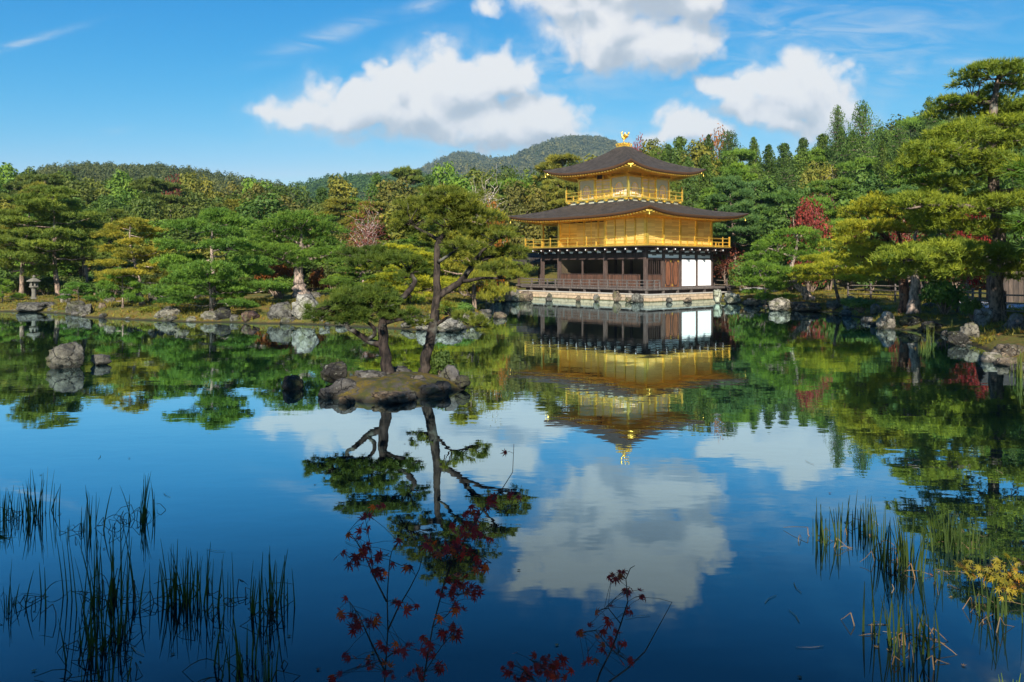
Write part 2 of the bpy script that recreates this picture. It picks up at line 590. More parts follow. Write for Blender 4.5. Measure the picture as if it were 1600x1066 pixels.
def m_water(N):
    p = geopos(N)
    mp = N.new("ShaderNodeMapping")
    N.put(mp.inputs[0], p)
    mp.inputs["Scale"].default_value = (0.55, 1.0, 1.0)
    r1 = N.noise(mp.outputs[0], 1.3, 3, 0.55)
    r2 = N.noise(mp.outputs[0], 5.5, 2, 0.5)
    calm = N.smooth(N.noise(p, 0.055, 3, 0.6), 0.38, 0.66)
    amp = N.math("ADD", N.math("MULTIPLY", calm, 0.55), 0.35)
    h = N.math("MULTIPLY", N.math("ADD", r1, N.math("MULTIPLY", r2, 0.16)), amp)
    b = N.new("ShaderNodeBump")
    b.inputs["Strength"].default_value = 1.0
    b.inputs["Distance"].default_value = 0.0048
    N.put(b.inputs["Height"], h)
    body = N.new("ShaderNodeBsdfDiffuse")
    body.inputs[0].default_value = (0.0012, 0.006, 0.010, 1)
    gl = N.new("ShaderNodeBsdfGlossy")
    gl.inputs["Roughness"].default_value = 0.012
    gl.inputs["Color"].default_value = (0.70, 0.93, 1.0, 1)
    geo = N.new("ShaderNodeNewGeometry")
    N.l.new(b.outputs[0], gl.inputs["Normal"])
    # reflectance by the angle of view: a mirror at a glance, dark and clear when looked into
    cosv = N.math("ABSOLUTE", N.vmath("DOT_PRODUCT", b.outputs[0], geo.outputs["Incoming"]))
    refl = N.ramp(cosv, [(0.0, 0.98), (0.08, 0.93), (0.16, 0.84), (0.25, 0.62), (0.35, 0.28), (0.45, 0.11), (0.62, 0.05), (1.0, 0.04)])
    mx = N.new("ShaderNodeMixShader")
    N.l.new(refl, mx.inputs[0])
    N.l.new(body.outputs[0], mx.inputs[1])
    N.l.new(gl.outputs[0], mx.inputs[2])
    return mx.outputs[0]


def m_masonry(N):
    p = objco(N)
    br = N.new("ShaderNodeTexBrick")
    sp = N.new("ShaderNodeSeparateXYZ")
    N.l.new(p, sp.inputs[0])
    cb = N.new("ShaderNodeCombineXYZ")
    N.put(cb.inputs[0], N.math("ADD", sp.outputs[0], sp.outputs[1]))
    N.put(cb.inputs[1], sp.outputs[2])
    N.put(br.inputs["Vector"], cb.outputs[0])
    br.inputs["Scale"].default_value = 1.0
    br.inputs["Brick Width"].default_value = 1.7
    br.inputs["Row Height"].default_value = 0.29
    br.inputs["Mortar Size"].default_value = 0.016
    br.inputs["Color1"].default_value = (0.46, 0.33, 0.21, 1)
    br.inputs["Color2"].default_value = (0.40, 0.33, 0.25, 1)
    br.inputs["Mortar"].default_value = (0.10, 0.08, 0.05, 1)
    n = N.noise(p, 3.0, 6, 0.65)
    c = N.mix(1.0, br.outputs[0], N.ramp(n, [(0.3, 0.62), (0.7, 1.25)]), "MULTIPLY")
    zz = N.smooth(N.math("ADD", sp.outputs[2], N.math("MULTIPLY", n, 0.12)), 0.17, 0.07)
    c = N.mix(N.math("MULTIPLY", zz, 0.85), c, (0.06, 0.055, 0.02))
    return principled(N, c, 0.9, bump=N.math("ADD", n, br.outputs["Fac"]), bstr=0.4, bdist=0.03, spec=0.2)


def m_plaster(N):
    n = N.noise(objco(N), 1.5, 4, 0.6)
    return principled(N, N.mix(n, (0.80, 0.79, 0.77), (0.86, 0.86, 0.85)), 0.8)


def plain(color, rough=0.7, metal=0.0, var=0.25, scale=6.0):
    def f(N):
        n = N.noise(objco(N), scale, 4, 0.6)
        c = N.mix(n, tuple(x * (1 - var) for x in color), tuple(min(1, x * (1 + var)) for x in color))
        return principled(N, c, rough, metal, bump=n, bstr=0.15, bdist=0.01)
    return f


M = {
    "foliage": material("foliage", m_foliage),
    "bark": material("bark", m_bark),
    "rock": material("rock", m_rock),
    "gold": material("gold_leaf", gold((1.0, 0.65, 0.11), 0.28, 0.72)),
    "gold_soffit": material("gold_soffit", gold((1.0, 0.59, 0.075), 0.5, 0.12)),
    "gold_panel": material("gold_panel", m_gold_panel),
    "pale_gold": material("pale_gold_panel", plain((0.52, 0.50, 0.36), 0.5, 0.10, 0.08)),
    "shingle": material("cypress_bark_shingle", m_shingle),
    "shingle_edge": material("shingle_edge", plain((0.10, 0.045, 0.018), 0.8, 0, 0.35, 14)),
    "dark_wood": material("dark_wood", wood((0.045, 0.027, 0.021))),
    "board": material("red_brown_boards", wood((0.098, 0.050, 0.033), 0.19)),
    "door_wood": material("door_wood", wood((0.16, 0.062, 0.030))),
    "grey_wood": material("grey_wood", wood((0.100, 0.082, 0.072))),
    "column_wood": material("column_wood", wood((0.080, 0.053, 0.043))),
    "plaster": material("white_plaster", m_plaster),
    "paper": material("pale_paper", plain((0.72, 0.58, 0.50), 0.8, 0, 0.06)),
    "inside": material("interior_panel", plain((0.085, 0.060, 0.032), 0.8, 0, 0.5, 0.9)),
    "masonry": material("sandstone_masonry", m_masonry),
    "stone": material("pale_stone", plain((0.40, 0.37, 0.32), 0.9, 0, 0.35, 5)),
    "ground": material("moss_ground", m_ground),
    "gravel": material("grey_gravel", plain((0.33, 0.33, 0.35), 0.95, 0, 0.25, 20)),
    "water": material("pond_water", m_water),
    "hut_wood": material("hut_wood", wood((0.070, 0.052, 0.040), 0.22)),
    "bamboo": material("bamboo_rail", wood((0.20, 0.155, 0.115))),
    "hill_near": material("hill_forest_floor", m_hill((0.035, 0.050, 0.016), (0.055, 0.065, 0.022), (0.02, 0.03, 0.012), 0.02)),
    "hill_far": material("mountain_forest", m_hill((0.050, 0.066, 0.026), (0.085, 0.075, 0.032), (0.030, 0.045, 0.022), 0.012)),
}

# ------------------------------------------------------------------ the pond's outline and the ground
SHORE_PX = [(-700, 520), (-420, 506), (-200, 494), (-60, 488), (0, 487), (60, 488), (100, 491), (133, 496), (211, 500), (253, 502), (310, 504), (352, 504),
            (400, 506), (440, 506), (500, 508), (560, 511), (620, 514), (680, 518), (728, 515), (752, 505), (758, 494), (738, 483), (728, 476), (760, 471.5),
            (830, 470.5)]
SHORE_PX2 = [(1122, 471.5), (1160, 473), (1200, 478), (1212, 485), (1250, 486), (1300, 488), (1345, 497), (1378, 513), (1420, 516),
             (1470, 520), (1506, 534), (1540, 548), (1563, 561), (1625, 585)]
shore = [onwater(*p) for p in SHORE_PX]
# along the foot of the pavilion's stone terrace (its own frame is set up below)
BETA = math.radians(48.82)
PC = np.array([10.108, 58.07])                                    # near corner of the pavilion
PB = np.array([math.sin(BETA), math.cos(BETA)])                   # along its right hand (east) face
PA = np.array([-math.cos(BETA), math.sin(BETA)])                  # along its left hand (south) face


def pav(x, y):
    return PC + PB * x + PA * y


shore += [pav(-1.0, 13.6), pav(-1.0, -1.2), pav(7.6, -1.2)]
shore += [onwater(*p) for p in SHORE_PX2]
shore += [np.array(p) for p in [(13.2, 15.0), (10.2, 11.0), (7.6, 8.2), (5.6, 6.2), (4.2, 4.9), (2.6, 4.25), (0.0, 4.05), (-2.6, 4.15), (-5.5, 4.6), (-9.5, 6.0),
                                (-15.0, 9.5), (-21.0, 14.0), (-28.0, 21.0), (-33.0, 28.0)]]
shore = np.array(shore)


def shore_distance(x, y):
    """distance to the pond's edge, negative over the water"""
    pts = np.stack([x.ravel(), y.ravel()], 1)
    best = np.full(len(pts), 1e9)
    inside = np.zeros(len(pts), bool)
    n = len(shore)
    for i in range(n):
        a, b = shore[i], shore[(i + 1) % n]
        ab = b - a
        t = np.clip(((pts - a) @ ab) / (ab @ ab), 0, 1)
        d = np.hypot(*(pts - (a + t[:, None] * ab)).T)
        best = np.minimum(best, d)
        c = (a[1] > pts[:, 1]) != (b[1] > pts[:, 1])
        xi = a[0] + (pts[:, 1] - a[1]) * ab[0] / (ab[1] if abs(ab[1]) > 1e-9 else 1e-9)
        inside ^= c & (pts[:, 0] < xi)
    return np.where(inside, -best, best).reshape(x.shape)


def smoothstep(a, b, x):
    t = np.clip((x - a) / (b - a), 0, 1)
    return t * t * (3 - 2 * t)


def ground_z(x, y, d=None):
    x, y = np.asarray(x, float), np.asarray(y, float)
    if d is None:
        d = shore_distance(x, y)
    bump = 0.10 * np.sin(x * 1.1 + 0.7 * np.sin(y * 0.8)) * np.sin(y * 0.9 + 1.3) + 0.05 * np.sin(x * 2.7 + y * 1.9)
    z = np.where(d > 0, 0.42 * (1 - np.exp(-np.maximum(d, 0) / 0.9)) + 0.30 * (1 - np.exp(-np.maximum(d, 0) / 6.0)) + bump * np.clip(d / 3.0, 0, 1),
                 np.maximum(-1.3, d * 0.55))
    far = np.maximum(0, y - 66)
    right = smoothstep(-0.02, 0.28, x / np.maximum(y, 1))
    z = z + np.where(d > 0, far * (0.035 + 0.075 * right) * smoothstep(0, 25, far), 0)
    near = smoothstep(7, 1, y) * (d > 0)
    z = z + near * 0.35 * smoothstep(0.6, 3.0, d)
    return z


gx = np.concatenate([-np.geomspace(2600, 62, 26), np.arange(-60, 36, 0.4), np.geomspace(37, 2600, 28)])
gy = np.concatenate([-np.geomspace(1200, 24, 14), np.arange(-22, 0, 1.5), np.arange(0, 72, 0.4), np.geomspace(73, 2600, 40)])
GX, GY = np.meshgrid(gx, gy)
GZ = ground_z(GX, GY)
nx, ny = len(gx), len(gy)
idx = np.arange(nx * ny).reshape(ny, nx)
mb = MB()
mb.add(np.stack([GX, GY, GZ], -1).reshape(-1, 3), np.stack([idx[:-1, :-1], idx[:-1, 1:], idx[1:, 1:], idx[1:, :-1]], -1).reshape(-1, 4))
tag(mb.build("ground", M["ground"], smooth=True), kind="structure")


def gz(x, y):
    return float(ground_z(np.array([x]), np.array([y]))[0])


mb = MB()
wx, wy = np.linspace(-75, 40, 24), np.linspace(3.0, 66, 16)
WX, WY = np.meshgrid(wx, wy)
idx = np.arange(len(wx) * len(wy)).reshape(len(wy), len(wx))
mb.add(np.stack([WX, WY, 0 * WX], -1).reshape(-1, 3), np.stack([idx[:-1, :-1], idx[:-1, 1:], idx[1:, 1:], idx[1:, :-1]], -1).reshape(-1, 4))
tag(mb.build("pond_water", M["water"]), kind="structure")


# ------------------------------------------------------------------ wooded hills behind
def hill(name, Y, profile, depth, mat, label_kind, rough, front=0.55):
    """a ridge whose crest stands at distance Y and follows (px, py) of the photo; returns a height function"""
    px = np.array([p[0] for p in profile], float)
    zz = np.array([CAM_H + (HORIZON - p[1]) / FPX * Y for p in profile])
    xs = np.linspace((px[0] - 800) / FPX * Y, (px[-1] - 800) / FPX * Y, 160)
    ys = np.linspace(Y - depth, Y + depth * 0.7, 44)
    X, Yg = np.meshgrid(xs, ys)

    def height(x, y):
        crest = np.interp(x * Y / np.maximum(y, 1) , (px - 800) / FPX * Y, zz)
        t = np.where(y < Y, (y - (Y - depth)) / depth, 1 - (y - Y) / (depth * 0.7))
        t = np.clip(t, 0, 1)
        r = rough * (np.sin(x * 9.0 / depth + 2.1 * np.sin(y * 5 / depth)) + 0.5 * np.sin(x * 23 / depth + y * 11 / depth))
        return crest * (t ** front) * (1 - 0.15 * (1 - t)) + r * t * (1 - t) * 4 - 1.5
    m = MB()
    Z = height(X, Yg)
    i = np.arange(X.size).reshape(X.shape)
    m.add(np.stack([X, Yg, Z], -1).reshape(-1, 3), np.stack([i[:-1, :-1], i[:-1, 1:], i[1:, 1:], i[1:, :-1]], -1).reshape(-1, 4))
    tag(m.build(name, mat, smooth=True), kind="structure")
    return height


H_left = hill("wooded_hill", 330, [(-900, 284), (-500, 276), (-200, 276), (0, 288), (40, 280), (80, 270), (140, 265), (240, 268), (330, 276), (400, 288), (450, 304), (500, 330), (560, 362)], 150, M["hill_near"], "", 3.0)
H_mid = hill("cedar_ridge", 640, [(250, 350), (400, 318), (460, 296), (500, 286), (550, 282), (640, 284), (700, 284), (800, 284), (900, 288), (1000, 305), (1150, 340)], 260, M["hill_near"], "", 4.0)
H_mount = hill("mountain", 1700, [(380, 350), (470, 310), (530, 285), (580, 280), (640, 276), (680, 256), (715, 243), (740, 244), (770, 252), (805, 248), (850, 226), (890, 217), (935, 221), (975, 234), (1040, 256), (1150, 280), (1300, 300), (1500, 330)], 800, M["hill_far"], "", 16.0)
H_right = hill("wooded_slope", 250, [(1040, 345), (1150, 300), (1250, 270), (1340, 238), (1400, 214), (1450, 204), (1520, 198), (1600, 186), (1750, 166), (2000, 150), (2600, 170)], 90, M["hill_near"], "", 2.5)

rng = np.random.default_rng(7)


def leaf_quads(mb, c, nrm, L, Wd, rng, tint):
    """diamond leaves: centre c, facing nrm"""
    n = len(c)
    r = unit(rng.normal(size=(n, 3)))
    t = unit(np.cross(nrm, r))
    b = np.cross(nrm, t)
    L = np.broadcast_to(L, (n,))[:, None] * 0.5
    Wd = np.broadcast_to(Wd, (n,))[:, None] * 0.5
    V = np.stack([c - t * L, c + b * Wd, c + t * L, c - b * Wd], 1).reshape(-1, 3)
    Q = np.arange(4 * n).reshape(n, 4)
    mb.add(V, Q, tint=np.repeat(np.broadcast_to(tint, (n,)), 4))


def far_wood(name, height, x0, x1, y0, y1, count, size, leaves, leaf, color, seed, tall=0.9):
    """a distant wood that reads as one mass: every crown a heap of leaf clumps, all in one mesh"""
    g = np.random.default_rng(seed)
    x = g.uniform(x0, x1, count)
    y = y0 + (y1 - y0) * g.uniform(0, 1, count) ** 0.7
    x = x * (y / y1)
    z = height(x, y)
    ok = z > 0.5
    x, y, z = x[ok], y[ok], z[ok]
    n = len(x)
    s = size * g.uniform(0.55, 1.35, n)
    u = unit(g.normal(size=(n, leaves, 3)))
    u[..., 2] = np.abs(u[..., 2]) * 1.0 - 0.15
    rad = g.uniform(0.7, 1.0, (n, leaves, 1))
    conic = (1 - 0.35 * np.clip(u[..., 2:3], 0, 1))
    off = u * rad * np.array([0.5, 0.5, tall]) * s[:, None, None] * np.concatenate([conic, conic, np.ones_like(conic)], -1)
    c = np.stack([x, y, z], -1)[:, None, :] + off + np.array([0, 0, 0.25 * size])
    nr = unit(u + 0.45 * g.normal(size=u.shape))
    tint = np.clip(0.45 + 0.20 * g.normal(size=(n, 1)) + 0.10 * g.normal(size=(n, leaves)), 0, 1)
    m = MB()
    leaf_quads(m, c.reshape(-1, 3), nr.reshape(-1, 3), leaf, leaf * 0.8, g, tint.reshape(-1))
    return tag(m.build(name, M["foliage"], color=color), kind="stuff")


far_wood("hill_woods", H_left, -420, -55, 215, 345, 3200, 4.8, 120, 0.62, (0.082, 0.110, 0.042), 1)
far_wood("cedar_plantation", H_mid, -330, 190, 430, 660, 3600, 6.5, 70, 1.2, (0.055, 0.115, 0.038), 2, 1.2)
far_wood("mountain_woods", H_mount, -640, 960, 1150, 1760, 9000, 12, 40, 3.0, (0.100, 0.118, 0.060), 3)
far_wood("slope_woods", H_right, 50, 330, 175, 262, 1700, 6.0, 90, 1.0, (0.080, 0.120, 0.032), 4, 1.2)

# ------------------------------------------------------------------ the golden pavilion
RX, LY = 8.5, 11.316                       # depth of the east face, length of the south face
PAV_RZ = math.atan2(PB[1], PB[0])
pavilion = empty("golden_pavilion", (PC[0], PC[1], 0), PAV_RZ,
                 "three storey golden temple pavilion with brown bark roofs at the pond's edge", "pavilion")


def pbox(name, mat, boxes, parent=pavilion, label=None):
    m = MB()
    for b in boxes:
        m.box(*b)
    o = m.build(name, M[mat], parent)
    if label:
        o["label"] = label
    return o


# --- ground storey
pbox("veranda_floor", "grey_wood", [(-1.35, RX + 1.4, -1.25, LY + 1.3, 0.80, 0.95)])
pbox("veranda_skirt", "dark_wood", [(-1.05, RX + 0.9, -0.95, LY + 1.0, 0.50, 0.797)])
for k in range(9):
    y = -1.15 + k * 1.56
    pbox("veranda_post", "grey_wood", [(-1.30, -1.14, y, y + 0.16, 0.40, 0.798)])
for k in range(1, 7):
    x = -1.15 + k * 1.75
    pbox("veranda_post", "grey_wood", [(x, x + 0.16, -1.20, -1.04, 0.40, 0.798)])
# grey railing along the south edge, turning the corner
rail = pbox("veranda_railing", "grey_wood", [(-1.34, -1.26, -1.24, LY + 1.28, z, z + 0.07) for z in (1.03, 1.26, 1.50)]
            + [(-1.25, 0.1, -1.24, -1.16, z, z + 0.07) for z in (1.03, 1.26, 1.50)])
for k in range(14):
    y = -1.245 + k * 0.96
    pbox("railing_post", "grey_wood", [(-1.35, -1.25, y, y + 0.10, 0.951, 1.60 if k == 0 else 1.545)], rail)
for x in (-0.55, 0.1):
    pbox("railing_post", "grey_wood", [(x, x + 0.09, -1.25, -1.15, 0.951, 1.545)], rail)
CW = 0.125


def column(x, y, z0, z1, mat, w=CW, name="column"):
    return pbox(name, mat, [(x - w, x + w, y - w, y + w, z0, z1)])


for y in (0, 4.06, 9.26, LY):
    column(0, y, 0.951, 3.95, "column_wood")
for k in range(1, 5):
    column(RX * k / 4, 0, 0.951, 3.95, "column_wood", 0.11)
for x, y in ((RX, 4.06), (RX, 9.26), (RX, LY), (4.25, LY)):
    column(x, y, 0.951, 3.95, "column_wood")
# low board walls on the south side, and dark openings above them
for y0, y1 in ((0.62, 2.28), (2.36, 3.93), (4.20, 6.60), (6.68, 9.12)):
    pbox("board_wall", "board", [(0.06, 0.11, y0, y1, 0.95, 1.93)])
    pbox("board_cap", "dark_wood", [(0.03, 0.14, y0, y1, 1.932, 1.99)])
for y in (2.32, 6.64):
    pbox("door_post", "column_wood", [(0.02, 0.16, y - 0.04, y + 0.04, 0.95, 3.12)])
pbox("board_wall", "board", [(0.14, 2.0, 0.03, 0.08, 0.95, 1.93)])
pbox("board_cap", "dark_wood", [(0.13, 2.01, 0.0, 0.11, 1.932, 1.99)])
pbox("interior_wall", "inside", [(3.3, 3.4, 0.2, 9.2, 0.95, 3.9)], label="dim brown painted panel wall inside the ground floor")
for y in (1.2, 2.4, 4.1, 5.8, 7.0):
    pbox("interior_post", "dark_wood", [(3.16, 3.298, y - 0.09, y + 0.09, 0.95, 3.9)])
pbox("interior_ceiling", "dark_wood", [(0.16, RX - 0.1, 0.12, 9.2, 3.62, 3.70)])
pbox("interior_wall", "inside", [(0.3, RX, 9.22, 9.30, 0.95, 3.9)])
pbox("rear_wall", "board", [(RX - 0.06, RX + 0.02, 0.12, 9.2, 0.95, 3.6)])
for k in range(7):
    pbox("window_bar", "dark_wood", [(0.30 + k * 0.26, 0.34 + k * 0.26, 0.03, 0.07, 1.99, 3.12)])
# east face: a pair of lobed board doors, two white panels
for k in range(2):
    x0 = 2.25 + k * 0.95
    d = pbox("panel_door", "door_wood", [(x0 + 0.01, x0 + 0.93, 0.02, 0.08, 0.97, 3.12)])
    m = MB()                                    # raised oval field of each leaf
    a = np.linspace(0, 2 * np.pi, 24, endpoint=False)
    ov = np.stack([x0 + 0.47 + 0.34 * np.sign(np.cos(a)) * np.abs(np.cos(a)) ** 0.6, 0 * a, 2.05 + 0.98 * np.sign(np.sin(a)) * np.abs(np.sin(a)) ** 0.8], -1)
    for q in range(24):
        m.beam(ov[q] + (0, 0.005, 0), ov[(q + 1) % 24] + (0, 0.005, 0), 0.06, 0.05, (0, 1, 0))
    m.build("oval_moulding", M["dark_wood"], d)
    pbox("door_fitting", "gold", [(x0 + 0.02, x0 + 0.16, 0.0, 0.018, 1.02, 1.20), (x0 + 0.78, x0 + 0.92, 0.0, 0.018, 2.92, 3.08)], d)
for k in (2, 3):
    x0 = RX * k / 4
    pbox("white_panel", "plaster", [(x0 + 0.12, x0 + RX / 4 - 0.12, -0.07, 0.03, 1.02, 3.12)])
    pbox("panel_sill", "dark_wood", [(x0 + 0.11, x0 + RX / 4 - 0.11, -0.09, 0.05, 0.951, 1.018)])
for k in range(4):
    x0 = RX * k / 4
    t = pbox("transom_panel", "plaster", [(x0 + 0.12, x0 + RX / 4 - 0.12, 0.03, 0.07, 3.24, 3.58)])
    pbox("transom_carving", "grey_wood", [(x0 + 0.12, x0 + RX / 4 - 0.12, 0.008, 0.028, 3.50, 3.575), (x0 + 0.8, x0 + 1.3, 0.008, 0.028, 3.42, 3.498)], t)
pbox("head_beam", "dark_wood", [(0.13, RX - 0.13, -0.085, 0.10, 3.122, 3.235), (0.13, RX - 0.13, -0.07, 0.10, 3.585, 3.66)])
pbox("head_beam", "dark_wood", [(-0.10, 0.14, -0.13, LY + 0.13, 3.13, 3.62)])
pbox("head_beam", "dark_wood", [(0.13, RX, LY - 0.1, LY + 0.1, 3.2, 3.6)])
pbox("wall_plate", "dark_wood", [(-0.14, RX + 0.14, -0.14, 0.14, 3.952, 4.05), (-0.14, 0.14, 0.142, LY + 0.14, 3.952, 4.05)])
for k in range(11):                              # white infill between the brackets
    y = k * LY / 11
    pbox("white_infill", "plaster", [(-0.02, 0.04, y + 0.20, y + LY / 11 - 0.20, 3.66, 3.92)])
for k in range(4):
    pbox("white_infill", "plaster", [(RX * k / 4 + 0.2, RX * (k + 1) / 4 - 0.2, -0.02, 0.04, 3.69, 3.92)])


def bracket(x, y, dx, dy):
    b = MB()
    b.beam((x, y, 3.86), (x + dx * 1.0, y + dy * 1.0, 3.90), 0.14, 0.16)
    b.beam((x + dx * 0.35, y + dy * 0.35, 3.70), (x + dx * 0.02, y + dy * 0.02, 3.70), 0.13, 0.14)
    o = b.build("bracket", M["dark_wood"], pavilion)
    t = MB()
    t.beam((x + dx * 1.0, y + dy * 1.0, 3.90), (x + dx * 1.025, y + dy * 1.025, 3.90), 0.08, 0.09)
    t.beam((x + dx * 0.35, y + dy * 0.35, 3.70), (x + dx * 0.375, y + dy * 0.375, 3.70), 0.07, 0.08)
    t.build("white_tip", M["plaster"], o)


for k in range(12):
    bracket(-0.14, k * LY / 11, -1, 0)
for k in range(5):
    bracket(RX * k / 4, -0.14, 0, -1)
for k in range(4):
    bracket(RX * (k + 0.5) / 4, -0.14, 0, -1)
# --- second storey
OB = 1.13
pbox("balcony_floor", "dark_wood", [(-OB, RX + OB, -OB, LY + OB, 4.055, 4.12)])
pbox("balcony_edge", "gold", [(-OB - 0.03, -OB + 0.15, -OB - 0.03, LY + OB + 0.03, 4.122, 4.20), (-OB + 0.152, RX + OB + 0.03, -OB - 0.03, -OB + 0.15, 4.122, 4.20),
                              (RX + OB - 0.15, RX + OB + 0.03, -OB + 0.152, LY + OB, 4.122, 4.20)])
pbox("balcony_boards", "gold_soffit", [(-OB + 0.153, RX + OB - 0.155, -OB + 0.153, LY + OB - 0.15, 4.122, 4.16)])


def railing(name, x0, x1, y0, y1, zs, step, ztop, posts, corner, mat="gold", w=0.045):
    """a railing round a rectangle: one part per side, its posts below it"""
    for p, q in (((x0, y0), (x0, y1)), ((x0, y0), (x1, y0)), ((x1, y0), (x1, y1)), ((x0, y1), (x1, y1))):
        m = MB()
        for z in zs:
            m.beam((p[0], p[1], z), (q[0], q[1], z), w, w)
        r = m.build(name, M[mat], pavilion)
        n = max(2, int(round((abs(q[0] - p[0]) + abs(q[1] - p[1])) / step)))
        for k in range(n + 1):
            f = k / n
            c = (p[0] + (q[0] - p[0]) * f, p[1] + (q[1] - p[1]) * f)
            end = k in (0, n)
            if end and (p, q) not in (((x0, y0), (x0, y1)), ((x1, y0), (x1, y1))):
                continue
            h = corner if end else (ztop if k % 2 == 0 else zs[1] + 0.02)
            s = 0.055 if end else 0.036
            pbox("railing_post", mat, [(c[0] - s, c[0] + s, c[1] - s, c[1] + s, posts, h)], r)


railing("balcony_railing", -OB + 0.07, RX + OB - 0.07, -OB + 0.07, LY + OB - 0.07, (4.28, 4.56, 4.86), 1.0, 4.98, 4.201, 5.02)
Z2a, Z2b = 4.161, 6.60
for y in (0, 4.06, 9.26, LY):
    column(0, y, Z2a, Z2b, "gold", 0.10, "gold_column")
for k in range(1, 5):
    column(RX * k / 4, 0, Z2a, Z2b, "gold", 0.10, "gold_column")
for x, y in ((RX, 4.06), (RX, 9.26), (RX, LY), (4.25, LY)):
    column(x, y, Z2a, Z2b, "gold", 0.10, "gold_column")
for k in range(4):
    pbox("gold_wall_panel", "gold_panel", [(RX * k / 4 + 0.1, RX * (k + 1) / 4 - 0.1, -0.02, 0.06, Z2a, 6.25)])
for k in range(4):
    y0 = k * 4.06 / 4
    pbox("gold_wall_panel", "gold_panel", [(-0.02, 0.06, y0 + 0.1, y0 + 0.915, Z2a, 6.25)])
    if k:
        column(0, y0, Z2a, 6.25, "gold", 0.07, "mullion")
for y0, y1 in ((4.06, 5.9), (5.9, 7.5), (7.5, 9.26)):
    pbox("gold_wall_panel", "gold_panel", [(1.18, 1.26, y0 + 0.08, y1 - 0.08, Z2a, 6.25)])
    column(1.2, y1, Z2a, 6.4, "gold", 0.07, "mullion")
for y in (5.0, 6.7):
    column(1.2, y, Z2a, 6.3, "gold", 0.05, "mullion")
pbox("gold_wall_panel", "gold_panel", [(0.08, 1.16, 4.02, 4.10, Z2a, 6.25)])
pbox("gold_wall_panel", "gold_panel", [(0.1, RX, 9.22, 9.30, Z2a, 6.25)])
pbox("gold_wall_panel", "gold_panel", [(RX - 0.06, RX + 0.02, 0.1, 9.2, Z2a, 6.25)])
pbox("tie_beam", "gold", [(0.1, RX - 0.1, -0.08, 0.10, 6.252, 6.42), (-0.08, 0.10, 0.1, LY - 0.1, 6.252, 6.42), (RX - 0.1, RX + 0.08, 0.1, LY - 0.1, 6.252, 6.42),
                          (0.1, RX - 0.1, LY - 0.1, LY + 0.08, 6.252, 6.42)])
pbox("sill_beam", "gold", [(0.1, RX - 0.1, -0.05, 0.08, 4.30, 4.38), (-0.05, 0.08, 0.1, 3.95, 4.30, 4.38)])


